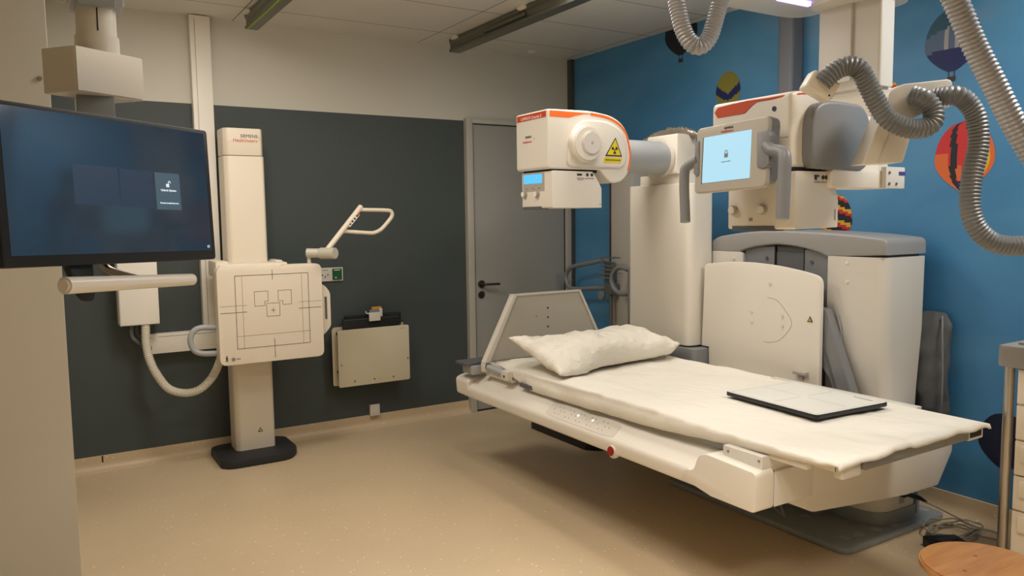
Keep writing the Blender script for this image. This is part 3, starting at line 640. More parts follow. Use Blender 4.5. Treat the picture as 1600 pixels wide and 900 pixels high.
# sheet
def sheet():
    t = bmesh.new(); NX, NY = 96, 190; G = []
    for j in range(NY + 1):
        v = j / NY; y = 1.502 + v * (3.64 - 1.502); row = []
        for i in range(NX + 1):
            u = i / NX
            # near overhang varies along the table
            hy = [1.5, 1.64, 1.96, 2.2, 2.44, 2.9, 3.28, 3.47, 3.62, 3.7]; hh = [.012, .024, .042, .062, .078, .086, .086, .05, 0, 0]
            q_ = max(k_ for k_ in range(9) if hy[k_] <= max(y, 1.5)); f_ = (max(y, 1.5) - hy[q_]) / (hy[q_ + 1] - hy[q_]); hang = hh[q_] * (1 - f_) + hh[q_ + 1] * f_
            W0 = 3.022 - 2.135
            s = u * (W0 + hang + .02)
            if s < hang: x = 2.128 - .006 * sin(s * 60) - (.004 if v < .06 else 0); z = .658 - (hang - s)
            else:
                x = 2.135 + (s - hang); z = .658
                if s - hang < .02: z -= .005 * (1 - (s - hang) / .02)
            inx = v > .93 and 1 or 0
            if v > .84: x += (v - .84) / .16 * .07 * (1 - u)
            x = min(x, 3.03)
            if x > 3.01: z -= (x - 3.01) * 1.1
            p = Vector((x * 3.0, y * 1.6, .3)); w1 = noise.noise(p)
            w2 = noise.noise(Vector((x * 6 + y * 2.2, y * 2.0, 1.7))); w3 = abs(noise.noise(Vector((x * 13 + y * 3, y * 5.5, 4.1))))
            near = max(0, 1 - (y - 1.5) / .35)
            amp = .0045 + .005 * max(0, 1 - (x - 2.12) / .22) + .008 * near
            if y > 2.85: amp += .005
            dz = amp * (w1 * 1.1 + w2 * .8) + .006 * (.25 - w3)
            dz += .016 * near * max(0, noise.noise(Vector((x * 7, y * 3, 9.0)))) + .010 * max(0, 1 - abs(y - 1.53) / .03) * (.5 + noise.noise(Vector((x * 9, 0, 2))))
            if x > 2.95 and y > 2.5: dz += .022 * max(0, (x - 2.95) / .1) * (1 + .4 * noise.noise(Vector((y * 6, 0, 0))))
            if x < 2.35: dz += .018 * max(0, sin((x - 2.13) / .22 * pi)) * (.35 + .5 * sin(y * 2.3 + .5))*.6
            if s >= hang: z = max(z + dz, .6555)
            else: x += .014 * noise.noise(Vector((y * 7, s * 8, 5))) * (hang - s) / .09; x = min(x, 2.131); z += dz * .5
            if s >= hang and x > 3.01: z = max(z, .656 - (x - 3.01))
            yy = y
            if v < .001: yy -= .006
            if i == 0: z += .006 * noise.noise(Vector((y * 9, 3, 3)))
            row.append(t.verts.new((x, yy, z)))
        G.append(row)
    # foot end: small drop of the hem
    row = [t.verts.new((q.co.x, q.co.y - .006, q.co.z - .010 - .010 * (.5 + noise.noise(Vector((q.co.x * 6, 1, 1)))))) for q in G[0]]
    G.insert(0, row)
    for j in range(len(G) - 1):
        for i in range(NX): t.faces.new((G[j][i], G[j][i + 1], G[j + 1][i + 1], G[j + 1][i]))
    bmesh.ops.recalc_face_normals(t, faces=t.faces)
    if sum(f.normal.z for f in t.faces) < 0: bmesh.ops.reverse_faces(t, faces=t.faces)
    m = MB(); m._merge(t, True)
    o = m.build('bed_sheet', sheetm, sharp=False)
    sd = o.modifiers.new('thick', 'SOLIDIFY'); sd.thickness = .0012; sd.offset = 1
    return tag(o, 'crumpled cream cotton sheet spread over the patient table', 'sheet')
sheet()
# a fold sticking up at the corner by the far edge of the foot end
def lump(name, cx, cy, cz, sx, sy, sz, m, seed, n=40, amp=.3, rot=0):
    t = bmesh.new(); bmesh.ops.create_uvsphere(t, u_segments=n, v_segments=n // 2, radius=1)
    for v in t.verts:
        d = v.co.normalized(); k = 1 + amp * noise.noise(d * 1.6 + Vector((seed, 0, 0))); v.co = Vector((d.x * sx * k, d.y * sy * k, max(d.z * sz * k, -sz * .7)))
    t.transform(Matrix.Translation((cx, cy, cz)) @ Matrix.Rotation(rot, 4, 'Z'))
    mm = MB(); mm._merge(t, True); return mm

# pillow
def pillow():
    t = bmesh.new(); NX, NY = 90, 60; top = {}; bot = {}
    ax, ay = .45, .215
    for side, D in ((1, top), (-1, bot)):
        for j in range(NY + 1):
            for i in range(NX + 1):
                u = -1 + 2 * i / NX; v = -1 + 2 * j / NY
                if side < 0 and (i in (0, NX) or j in (0, NY)): D[i, j] = top[i, j]; continue
                pu, pv = max(0, 1 - abs(u) ** 3.2), max(0, 1 - abs(v) ** 2.6)
                prof = (pu ** .6) * (pv ** .62)
                # pulled-in edges, pointed corners
                x = u * ax * (1 - .05 * (1 - v * v) * abs(u) ** 3); y = v * ay * (1 - .12 * (1 - u * u) * abs(v) ** 3)
                prof = (max(0, 1 - abs(u) ** 4) ** .5) * (max(0, 1 - abs(v) ** 3) ** .52)
                th = (.098 if side > 0 else .045) * prof
                q1 = Vector((x * 6 + y * 4, y * 7 - x * 2.5, 3.1)); q2 = Vector((x * 11 - y * 8, y * 12 + x * 5, 7.7)); q3 = Vector((x * 3, y * 4, 1.3))
                r1 = 1 - 2.2 * abs(noise.noise(q1)); r2 = 1 - 2.2 * abs(noise.noise(q2))
                em = .35 + .65 * min(1, prof * 1.6); edge = 1 - prof
                z = side * th
                if side > 0:
                    z += em * (.013 * r1 + .006 * r2 + .030 * noise.noise(q3)) + .010 * edge * noise.noise(Vector((u * 9, v * 7, 2)))
                    z -= .016 * max(0, 1 - abs(u + .62 + .25 * v) / .10) * prof           # crease near the left end
                    z -= .010 * max(0, 1 - abs(v - .25 - .3 * u) / .16) * prof
                else: z += .008 * edge * noise.noise(Vector((u * 9, v * 7, 2)))
                # left far corner lifts like an ear, right corner flicks up, near left corner folds under
                cu = max(0, -u - .4) / .6 * max(0, v + .4) / 1.4; z += .10 * cu; x -= .03 * cu; y -= .05 * cu
                cr = max(0, u - .84) / .16 * max(0, .5 - v * .5); z += .045 * cr ** 1.5
                cl = max(0, -v - .72) / .28 * max(0, min(1, (-u - .25) * 3)); z -= .02 * cl; y -= .03 * cl * (1 - abs(u + .7) / .5)
                D[i, j] = t.verts.new((x, y, z))
    for D, fl in ((top, 0), (bot, 1)):
        for j in range(NY):
            for i in range(NX):
                q = [D[i, j], D[i + 1, j], D[i + 1, j + 1], D[i, j + 1]]
                q = [a for n_, a in enumerate(q) if a not in q[:n_]]
                if len(q) > 2: t.faces.new(q[::-1] if fl else q)
    t.transform(Matrix.Translation((2.565, 3.31, .722)) @ Matrix.Rotation(radians(6), 4, 'Z') @ Matrix.Rotation(radians(5), 4, 'X'))
    for v in t.verts:
        if v.co.z < .668: v.co.z = .668 + .1 * (v.co.z - .668) * 0
    m = MB(); m._merge(t, True); o = m.build('pillow', pillm, sharp=False)
    return tag(o, 'crumpled cream pillow lying across the head of the table', 'pillow')
pillow()

# loose detector plate on the sheet
fd = thing('flat_detector', (2.72, 2.09, .675), 'flat white detector panel with black edge lying on the sheet', 'detector panel')
MF = Matrix.Translation((2.722, 2.088, .672)) @ Matrix.Rotation(radians(-3.5), 4, 'Z')
MB().prism(rect(-.21, .21, -.245, .245, .02), 'z', 0, .016, .003, M=MF).build('shell', black, fd)
MB().prism(rect(-.205, .205, -.240, .240, .018), 'z', .0155, .0172, M=MF).build('face_plate', detw, fd)
k = MB()
for a in ((-.17, -.02, -.0008, .0008), (.02, .17, -.0008, .0008)): k.box(a[0], a[1], a[2], a[3], .0172, .0175, M=MF)
for a in ((-.0008, .0008, -.21, -.02), (-.0008, .0008, .02, .21)): k.box(*a, .0172, .0175, M=MF)
for a in ((-.19, .19, -.226, -.2252), (-.19, .19, .2252, .226), (-.191, -.19, -.226, .226), (.19, .191, -.226, .226)): k.box(*a, .0172, .0175, M=MF)
k.box(.165, .176, -.20, -.11, .0172, .0176, M=MF)
k.build('guide_lines', mat('pale_grey_print', (150, 146, 138), .6), fd)

# ------------------------------------------------------------ floor tube stand
ts = thing('tube_stand', (3.2, 3.4, 0), 'broad white floor column carrying the x-ray head with yellow radiation sign', 'tube stand')
MB().prism(rpoly([(3.10, 3.15), (3.284, 3.15), (3.285, 3.67), (3.10, 3.67)], [.05, .02, .02, .03], 6), 'z', .72, 1.635, .01).build('column_cover', white, ts)
MB().prism(rpoly([(3.09, 3.09), (3.285, 3.09), (3.285, 3.72), (3.09, 3.72)], .03, 6), 'z', 0, .712, .01).build('grey_base', greyp, ts)
MB().prism(rpoly([(3.12, 3.22), (3.27, 3.22), (3.27, 3.60), (3.12, 3.60)], .03, 6), 'z', 1.63, 1.69, .004).build('neck', white, ts)
MB().prism(rpoly([(3.10, 1.69), (3.245, 1.69), (3.245, 1.90), (3.17, 1.915), (3.10, 1.915)], .012), 'y', 3.25, 3.50, .012).build('swivel_head', white, ts)
MB().cyl((3.085, 3.375, 1.785), (3.10, 3.375, 1.785), .112, n=48, bev=.006).build('arm_collar', white2, ts)
MB().cyl((2.74, 3.375, 1.785), (3.09, 3.375, 1.785), .094, n=48).build('arm_tube', greyl, ts)
def crinkle(name, pts, w, m, parent):
    k = MB(); t = bmesh.new(); P = catmull([Vector(p) for p in pts], 8); R = []
    for i, p in enumerate(P):
        ring = []
        for a in range(10):
            an = 2 * pi * a / 10; rr = w * (1 + .7 * noise.noise(Vector((i * .9, a * 1.1, 3))))
            ring.append(p + Vector((.6 * rr * cos(an), rr * cos(an) * .3, rr * sin(an))))
        R.append(ring)
    k.loft(R); t.free(); return k.build(name, m, parent, sharp=False)
crinkle('film_cover', [(3.14, 3.62, 1.86), (3.14, 3.56, 1.895), (3.16, 3.50, 1.925), (3.18, 3.42, 1.94), (3.19, 3.33, 1.94), (3.20, 3.26, 1.925), (3.22, 3.20, 1.90)], .022, wrap, ts)
tag(MB().prism(rpoly([(2.86, 3.80), (2.93, 3.73), (3.26, 3.73), (3.26, 4.42), (2.86, 4.42)], .01), 'z', 0, .045, .006).build('floor_plinth', black), 'low black plinth on the floor behind the table casing', 'plinth')

# ---- tube heads
def tube_head_floor():
    t = None
    out = [(2.23, 1.70), (2.56, 1.70), (2.60, 1.66), (2.64, 1.63), (2.71, 1.64), (2.765, 1.70), (2.778, 1.78), (2.765, 1.87), (2.72, 1.945), (2.64, 1.985), (2.50, 2.003), (2.23, 1.998)]
    m = MB(); m.prism(rpoly(out, [.02, .0, .02, .05, .05, .05, .08, .08, .08, .08, .05, .012]), 'y', 3.26, 3.56, .014, 3)
    t = m.build('tube_head', white, ts)
    # orange stripe following the top and back edge (front corner block + wrap)
    k = MB(); k.prism([(3.275, 1.959), (3.548, 1.957), (3.545, 1.988), (3.275, 1.990)], 'x', 2.2285, 2.2325)
    lab(k.build('orange_band', mat('deep_orange', (204, 72, 30), .4), t), 'dark orange name band')
    k = MB(); k.prism([(2.242, 1.960), (2.36, 1.960), (2.40, 1.972), (2.46, 1.984), (2.52, 1.989), (2.242, 1.990)], 'y', 3.2585, 3.262)
    o_ = catmull([Vector(p) for p in ((2.50, 0, 1.986), (2.60, 0, 1.976), (2.68, 0, 1.948), (2.735, 0, 1.90), (2.758, 0, 1.83), (2.765, 0, 1.77), (2.750, 0, 1.70))], 6)
    for i in range(len(o_) - 1):
        a, b = o_[i], o_[i + 1]; w = .007 - .003 * i / len(o_)
        n_ = (b - a).normalized().cross(Vector((0, 1, 0))) * w
        k.prism([(a.x - n_.x, a.z - n_.z), (b.x - n_.x, b.z - n_.z), (b.x + n_.x, b.z + n_.z), (a.x + n_.x, a.z + n_.z)], 'y', 3.2585, 3.264)
    k.build('orange_stripe', orange, t)
    MB().text('LUMINOS Q.namix R', .022, MX(2.2275, 3.41, 1.969)).build('name_lettering', wht_txt, t)
    k = MB(); k.use(blk_txt).text('SIEMENS', .016, MX(2.2293, 3.44, 1.872)); k.use(redtxt).text('Healthineers', .017, MX(2.2293, 3.45, 1.848))
    for dx, dz in ((0, .006), (.005, .0), (0, -.006)): k.cyl((2.2295, 3.385 - dx, 1.86 + dz), (2.2285, 3.385 - dx, 1.86 + dz), .002, n=6)
    k.build('maker_lettering', None, t)
    # raised side cover with round cap
    k = MB(); k.prism(rpoly([(2.335, 1.712), (2.72, 1.712), (2.74, 1.80), (2.70, 1.915), (2.60, 1.955), (2.44, 1.955), (2.375, 1.90)], .05), 'y', 3.248, 3.27, .010, 3); k.build('side_cover', white, t)
    MB().cyl((2.448, 3.27, 1.828), (2.448, 3.208, 1.828), .096, .090, n=56, bev=.006).build('round_cap', white, t)
    MB().cyl((2.463, 3.225, 1.832), (2.463, 3.198, 1.832), .064, .060, n=48, bev=.005).build('cap_centre', white2, t)
    MB().cyl((2.463, 3.199, 1.832), (2.463, 3.196, 1.832), .007, n=12).build('cap_screw', knobm, t)
    # radiation warning
    k = MB(); yy = 3.2475
    k.use(blk_txt).prism(rpoly([(2.585, 1.772), (2.70, 1.772), (2.655, 1.872)], .004), 'y', yy - .001, yy + .001)
    k.use(yellow).prism([(2.597, 1.779), (2.690, 1.779), (2.6535, 1.861)], 'y', yy - .002, yy)
    k.use(blk_txt).cyl((2.648, yy - .003, 1.806), (2.648, yy - .001, 1.806), .0045, n=12)
    for a0 in (90 + 180, 90 - 60 , 90 + 60):
        a0r = radians(a0); pts = [(2.648 + rr_ * cos(a0r + da), 1.806 + rr_ * sin(a0r + da)) for rr_, da in ((.008, -.5), (.021, -.5), (.022, 0), (.021, .5), (.008, .5))]
        k.prism(pts, 'y', yy - .003, yy - .0015)
    k.use(yellow).prism([(2.572, 1.738), (2.69, 1.738), (2.70, 1.766), (2.58, 1.766)], 'y', yy - .001, yy + .001)
    k.use(blk_txt).text('RÖNTGENSTRAHLUNG', .0125, MY(2.637, yy - .0012, 1.752), sx=.78)
    k.build('radiation_sticker', None, t)
    MB().box(2.26, 2.56, 3.285, 3.54, 1.686, 1.702, .003).build('swivel_gap', seam, t)
    # collimator
    c = MB(); c.prism(rpoly([(2.255, 1.502), (2.573, 1.502), (2.573, 1.605), (2.535, 1.665), (2.512, 1.69), (2.255, 1.692)], [.012, .004, .01, .01, .004, .012]), 'y', 3.262, 3.545, .010, 3)
    col = c.build('collimator', white, ts)
    MB().prism(rect(3.352, 3.525, 1.632, 1.680, .004), 'x', 2.2525, 2.258).build('display', glow('display_blue', (96, 200, 255), 1.0), col)
    k = MB(); k.prism(rect(3.33, 3.535, 1.590, 1.687, .006), 'x', 2.2545, 2.2575); k.build('display_bezel', ctrlm, col)
    for y, z in ((3.515, 1.578), (3.395, 1.576)):
        kk = MB().cyl((2.256, y, z), (2.238, y, z), .018, .017, n=24, bev=.003).use(wht_txt).cyl((2.239, y, z), (2.236, y, z), .014, n=20).build('knob', knobm, col)
    MB().box(2.252, 2.30, 3.36, 3.535, 1.496, 1.512, .002).build('rail_slot', greyd, col)
    k = MB(); k.use(blk_txt)
    for y in (3.50, 3.44, 3.38): k.box(2.2535, 2.255, y - .004, y + .004, 1.604, 1.608)
    for x, w in ((2.418, .012), (2.434, .018)): k.box(x - w / 2, x + w / 2, 3.2605, 3.263, 1.668, 1.678)
    for x in (2.478, 2.508): k.cyl((x, 3.2605, 1.673), (x, 3.263, 1.673), .0085, n=14)
    k.use(MATS['pale_grey_print']).box(2.41, 2.46, 3.2605, 3.263, 1.652, 1.657).box(2.465, 2.52, 3.2605, 3.263, 1.652, 1.657).box(2.555, 2.567, 3.2605, 3.263, 1.52, 1.523).box(2.416, 2.45, 3.2605, 3.263, 1.645, 1.648)
    k.build('labels', None, col)
tube_head_floor()

cr = thing('ceiling_column', (2.87, 1.97, ZC), 'white telescopic ceiling column with grey sided tube head, touch display and hoses', 'ceiling column')
def tube_head_ceiling():
    t = None
    # white nose housing, arched top
    m = MB(); prof = rpoly([(2.235, 1.615), (2.50, 1.615), (2.50, 1.82), (2.42, 1.872), (2.33, 1.886), (2.235, 1.872)], [.02, .0, .06, .08, .08, .02])
    m.prism([(a, b) for a, b in prof], 'y', 1.795, 2.155, .03, 4)
    t = m.build('tube_head', white, cr)
    k = MB(); k.prism([(1.995, 1.822), (2.125, 1.820), (2.140, 1.84), (2.125, 1.858), (2.05, 1.863), (1.97, 1.866), (1.86, 1.862), (1.86, 1.857), (1.94, 1.856), (1.965, 1.843)], 'x', 2.2325, 2.2375)
    lab(k.build('orange_band', MATS['deep_orange'], t), 'dark orange band')
    k = MB(); k.use(MATS['deep_orange'])
    o_ = catmull([Vector(p) for p in ((2.236, 1.99, 1.8625), (2.236, 1.90, 1.860), (2.238, 1.835, 1.861), (2.248, 1.806, 1.861), (2.27, 1.799, 1.865), (2.30, 1.798, 1.869), (2.35, 1.798, 1.869), (2.41, 1.799, 1.857))], 6)
    k.tube(o_, .0045, n=8, sm=0); k.build('orange_stripe', None, t)
    # grey side cover
    k = MB(); k.prism(rpoly([(2.315, 1.612), (2.59, 1.604), (2.635, 1.64), (2.635, 1.79), (2.585, 1.845), (2.40, 1.85), (2.325, 1.83), (2.30, 1.77), (2.30, 1.65)], .035, 6), 'y', 1.755, 2.15, .03, 4)
    k.build('side_cover', greyp, t)
    k = MB(); k.prism(rpoly([(2.60, 1.60), (2.77, 1.60), (2.755, 1.74), (2.70, 1.80), (2.60, 1.81)], .04), 'y', 1.80, 2.10, .02, 3); k.build('end_cap', white, t)
    MB().cyl((2.2325, 1.862, 1.822), (2.24, 1.862, 1.822), .0085, n=20).build('round_badge', navy, t)
    MB().box(2.2335, 2.236, 1.80, 2.15, 1.7190, 1.7205).build('shell_seam', knobm, t)
    MB().box(2.26, 2.52, 1.80, 2.12, 1.600, 1.618, .003).build('swivel_gap', seam, t)
    c = MB(); c.prism(rpoly([(2.25, 1.40), (2.488, 1.404), (2.488, 1.505), (2.452, 1.585), (2.43, 1.604), (2.25, 1.602)], [.012, .004, .01, .01, .004, .012]), 'y', 1.78, 2.082, .010, 3)
    col = c.build('collimator', white, cr)
    for y in (2.052, 1.915):
        MB().cyl((2.252, y, 1.471), (2.233, y, 1.471), .0185, .0175, n=28, bev=.003).use(wht_txt).cyl((2.234, y, 1.471), (2.2315, y, 1.471), .0145, n=24).build('knob', knobm, col)
    MB().box(2.247, 2.30, 1.865, 2.06, 1.394, 1.412, .002).build('rail_slot', greyd, col)
    k = MB(); k.use(blk_txt)
    k.box(2.352, 2.364, 1.778, 1.781, 1.573, 1.590); k.box(2.368, 2.376, 1.778, 1.781, 1.583, 1.590)
    for x in (2.398, 2.416): k.cyl((x, 1.778, 1.582), (x, 1.781, 1.582), .0075, n=16)
    k.use(MATS['pale_grey_print']).box(2.35, 2.385, 1.778, 1.781, 1.563, 1.567).box(2.39, 2.425, 1.778, 1.781, 1.563, 1.567).box(2.468, 2.472, 1.778, 1.781, 1.43, 1.47).box(2.2475, 2.251, 1.965, 1.98, 1.43, 1.442)
    k.build('labels', None, col)
tube_head_ceiling()

# touch display with handles in front of the ceiling tube
ysc = Vector((0, -1, 0)); a0 = radians(6)
MD = Matrix(((0, sin(a0) * 0 + -0.0, -1, 0), (0, 0, 0, 0), (0, 0, 0, 0), (0, 0, 0, 1)))
# local frame: x = right (world -Y), z = up, y = back (world +X)
Rd = Matrix(((0, 1, 0, 0), (-1, 0, 0, 0), (0, 0, 1, 0), (0, 0, 0, 1)))
MD = Matrix.Translation((2.10, 1.94, 1.66)) @ Matrix.Rotation(radians(-2.5), 4, 'X') @ Matrix.Rotation(radians(5.5), 4, 'Y') @ Matrix.Rotation(radians(2), 4, 'Z') @ Rd
dp = MB().prism(rect(-.160, .160, -.122, .118, .022), 'y', 0, .022, .006, 3, M=MD).build('touch_display', ctrlm, cr)
MB().prism(rect(-.135, .155, -.105, .125, .03), 'y', .02, .075, .014, 3, M=MD).build('rear_shell', greyp, dp)
so_ = MB().box(-.122, .092, -.002, .004, -.086, .080, M=MD).build('screen', glow('display_pale_blue', (176, 222, 240), .98), dp)
MB().box(-.126, -.1215, -.0015, .004, -.088, .080, M=MD).build('screen_edge', seam, dp)
k = MB(); k.box(-.022, -.006, -.0028, -.002, -.004, .010, M=MD)
k2 = MB(); k2.tube([(-.020, -.0025, .008), (-.019, -.0025, .018), (-.014, -.0025, .022), (-.009, -.0025, .018), (-.008, -.0025, .008)], .0013, n=6, sm=3); k2.bm.transform(MD)
me_ = bpy.data.meshes.new('x'); k2.bm.to_mesh(me_); k2.bm.free(); k.bm.from_mesh(me_)
k.text('System locked', .007, MD @ Matrix.Translation((-.014, -.0025, -.018)) @ Matrix.Rotation(pi / 2, 4, 'X'))
k.build('lock_symbol', greyp, dp)
k = MB(); TT = lambda x, z: MD @ Matrix.Translation((x, -.0006, z)) @ Matrix.Rotation(pi / 2, 4, 'X')
k.use(blk_txt).text('SIEMENS', .011, TT(-.01, .101)); k.use(redtxt).text('Healthineers', .011, TT(-.016, .090)); k.build('maker_lettering', None, dp)
for sgn, nm in ((-1, 'l'), (1, 'r')):
    k = MB()
    if sgn < 0:
        k.prism(rpoly([(-.162, .072), (-.143, .072), (-.138, -.052), (-.150, -.062), (-.165, -.045)], .006), 'y', -.004, .02, .004, M=MD)
        pth_ = [(-.155, .008, .005), (-.18, .006, -.005), (-.205, .004, -.018), (-.212, 0, -.035), (-.208, -.002, -.10), (-.196, -.004, -.19), (-.192, -.005, -.225)]
    else:
        k.prism(rpoly([(.163, .072), (.118, .066), (.122, -.052), (.150, -.062), (.172, -.05), (.172, .05)], .008), 'y', -.006, .03, .006, M=MD)
        pth_ = [(.150, .008, .02), (.175, .004, .0), (.200, .0, -.006), (.228, -.004, -.018), (.238, -.008, -.045), (.240, -.010, -.10), (.242, -.012, -.17), (.243, -.014, -.235)]
    k.build('handle_base', greyp, dp)
    k = MB(); k.tube(pth_, .0185 if sgn < 0 else .021, n=16); k.bm.transform(MD); k.build('handle', greyp, dp)
MB().cyl(MD @ Vector((0, .07, 0)), (2.25, 1.95, 1.68), .03).build('swivel', greyd, dp)

# ------------------------------------------------------------ ceiling crane
MB().prism(rpoly([(2.81, 1.842), (2.90, 1.842), (2.90, 2.10), (2.81, 2.10)], .012), 'z', 1.945, ZC - .02, .004).build('inner_stage', white2, cr)
MB().prism(rpoly([(2.795, 1.96), (2.812, 1.96), (2.812, 2.108), (2.795, 2.108)], .004), 'z', 1.98, ZC - .02).build('side_strip', white2, cr)
MB().box(2.83, 2.93, 1.86, 2.12, 1.80, 1.948, .01).build('lower_stage', white, cr)
MB().box(2.62, 2.93, 1.87, 2.10, 1.585, 1.83, .015).build('swivel_block', white, cr)
car = MB(); car.prism(rpoly([(2.72, 1.88), (3.04, 1.88), (3.04, 2.19), (2.72, 2.19)], .12, 8), 'z', 2.315, 2.345, .008); 
car.build('carriage_flange', white2, cr, M=Matrix.Translation((-.02, -.06, -.035)))
MB().prism(rpoly([(2.52, 2.10), (3.10, 2.10), (3.10, 2.46), (2.52, 2.46)], .14, 8), 'z', 2.35, 2.66, .03).build('carriage_body', white2, cr, M=Matrix.Translation((0, 0, 0)))
MB().box(2.70, 2.90, 2.20, 2.25, 2.343, 2.352, .002).build('violet_glow_strip', glow('violet_glow', (150, 125, 255), 5), cr)  # added glowing strip, stands in for a violet reflection under the carriage
# lower horizontal bracket under the hoses
k = MB(); k.prism(rpoly([(2.42, 1.545), (2.78, 1.545), (2.78, 1.612), (2.42, 1.612)], .015), 'y', 1.76, 1.90, .01); k.build('support_arm', white, cr)
k = MB(); k.box(2.71, 2.83, 1.74, 1.762, 1.545, 1.625, .004); k.build('bolt_plate', white2, cr)
each('bolt', greyd, cr, [lambda k, x=x, z=z: k.cyl((x, 1.737, z), (x, 1.742, z), .0055, n=10) for x, z in ((2.73, 1.603), (2.73, 1.562), (2.775, 1.562))])
MB().box(2.79, 2.83, 1.738, 1.744, 1.595, 1.608).build('purple_mark', mat('purple_sticker', (72, 58, 140), .5), cr)

# hose guides
Mg = Matrix.Translation((2.275, 1.715, 1.872)) @ Matrix.Rotation(radians(-33), 4, 'Z') @ Matrix.Rotation(radians(30), 4, 'Y')
gd = MB().box(-.05, .05, -.035, .035, -.026, .040, .010, 3, M=Mg).build('hose_clamp', white, cr)
MB().cyl(Mg @ Vector((.035, -.036, -.012)), Mg @ Vector((.035, -.033, -.012)), .003, n=8).build('clamp_screw', seam, gd)
dd = Vector((2.651 - 2.486, 1.479 - 1.579, 0)).normalized()
Mb = Matrix(((dd.x, -dd.y, 0, 2.486), (dd.y, dd.x, 0, 1.579), (0, 0, 1, 1.81), (0, 0, 0, 1)))
k = MB(); k.prism(rpoly([(-.02, -.0), (-.012, .05), (.03, .073), (.185, .088), (.198, .080), (.198, -.005), (.13, -.012), (.03, -.06), (-.01, -.06)], .012), 'y', -.0, .09, .006, 3, M=Mb); g2 = k.build('hose_bracket', white, cr)
MB().cyl(Mb @ Vector((.178, -.003, .02)), Mb @ Vector((.178, .002, .02)), .005, n=12).build('bracket_screw', knobm, g2)
k = MB(); k.prism(rpoly([(-.085, -.19), (.055, -.185), (.09, -.06), (.09, .0), (-.01, .0)], .008), 'y', .03, .12, .006, 3, M=Mb); k.build('bracket_arm', white, g2)
k = MB(); k.prism([(-.035, -.185), (-.030, -.185), (.02, -.06), (.015, -.06)], 'y', .026, .031, M=Mb); k.build('arm_edge', white2, g2)

# hoses
def hose(pts, r, m, label, rib=(.0125, .0022), nm='corrugated_hose'):
    o = MB().tube(pts, r, n=22, rib=rib).build(nm, m); return tag(o, label, 'hose', None)
hose([(2.085, 2.24, 2.55), (2.092, 2.225, 2.35), (2.105, 2.203, 2.209), (2.118, 2.187, 2.137), (2.14, 2.169, 2.094), (2.168, 2.151, 2.085), (2.198, 2.136, 2.12), (2.223, 2.129, 2.195), (2.248, 2.122, 2.279), (2.30, 2.13, 2.40), (2.45, 2.25, 2.50), (2.56, 2.32, 2.52)], .031, hosew, 'silver corrugated hose hanging in a narrow loop from the ceiling')
hose([(2.262, 1.69, 1.885), (2.280, 1.668, 1.915), (2.313, 1.638, 1.937), (2.345, 1.612, 1.925), (2.366, 1.594, 1.876), (2.386, 1.575, 1.82), (2.414, 1.553, 1.765), (2.455, 1.522, 1.735), (2.50, 1.492, 1.726), (2.535, 1.472, 1.745), (2.545, 1.475, 1.785), (2.532, 1.497, 1.825), (2.525, 1.54, 1.845)], .031, hoseg, 'dark grey corrugated hose arching over the right tube head')
hose([(2.59, 1.50, 1.836), (2.615, 1.44, 1.835), (2.645, 1.414, 1.806), (2.664, 1.395, 1.75), (2.663, 1.388, 1.664), (2.640, 1.394, 1.559), (2.632, 1.388, 1.455), (2.655, 1.366, 1.385), (2.705, 1.33, 1.345), (2.793, 1.274, 1.342), (2.95, 1.22, 1.36), (3.10, 1.2, 1.42)], .031, hoseg, 'grey corrugated hose dropping from the bracket in a long S bend')
hose([(2.30, 1.42, 2.55), (2.325, 1.37, 2.25), (2.354, 1.333, 2.127), (2.381, 1.307, 2.041), (2.414, 1.281, 1.946), (2.456, 1.243, 1.832), (2.498, 1.205, 1.717), (2.541, 1.168, 1.622), (2.62, 1.11, 1.48), (2.70, 1.04, 1.36), (2.80, .95, 1.30)], .0335, hosew, 'thick silver hose slanting down at the top right in front of the balloon', rib=(.0135, .0024))

# ------------------------------------------------------------ large housing
lh = thing('equipment_housing', (3.45, 2.65, 0), 'wide white equipment cabinet with grey arched cap against the blue wall', 'equipment cabinet')
MB().prism(rpoly([(3.32, 2.12), (3.60, 2.12), (3.60, 3.16), (3.32, 3.16)], .03), 'z', .031, 1.26, .005).box(3.323, 3.57, 2.42, 2.96, 1.2, 1.325).build('inner_body', greyd, lh)
ridge = [(2.09, 1.25), (2.09, 1.33), (2.2, 1.345), (2.45, 1.362), (2.73, 1.372), (2.95, 1.365), (3.15, 1.345), (3.19, 1.32), (3.19, 1.25)]
k = MB(); k.prism(rpoly([(2.10, 1.262), (2.10, 1.336), (2.25, 1.352), (2.45, 1.364), (2.73, 1.372), (2.95, 1.360), (3.12, 1.335), (3.18, 1.30), (3.18, 1.25)] + [(2.97, 1.248), (2.94, 1.262), (2.86, 1.283), (2.72, 1.300), (2.58, 1.290), (2.46, 1.265), (2.41, 1.245)], [0, .03, .1, .1, .1, .1, .03, .03, 0, 0, .02, .04, .04, .04, .02, 0]), 'x', 3.29, 3.61, .012, 3); k.build('top_cap', mat('cap_grey_plastic', (152, 152, 150), .38), lh)
k = MB(); sd_ = rpoly([(3.288, 2.403), (3.288, 2.13), (3.325, 2.098), (3.60, 2.098), (3.60, 2.403)], [.004, .06, .06, .01, 0], 6)
R0 = [(x, y, .0) for x, y in sd_]
k.loft([[(x + (.05 if x < 3.4 else -.06) * f * (y < 2.3) , y + .0 * f, z) for x, y in sd_] for z, f in ((.031, 1), (.30, .9), (.62, .6), (.9, .1), (1.25, 0))]); k.build('side_shell', white2, lh)
MB().prism(rect(2.935, 3.18, .4, 1.254, .03), 'x', 3.29, 3.32, .004).build('small_shell', white2, lh)
each('inner_panel', greyp, lh, [lambda k: k.box(3.312, 3.322, 2.74, 2.935, .8, 1.285), lambda k: k.box(3.312, 3.322, 2.41, 2.555, .5, 1.275)])
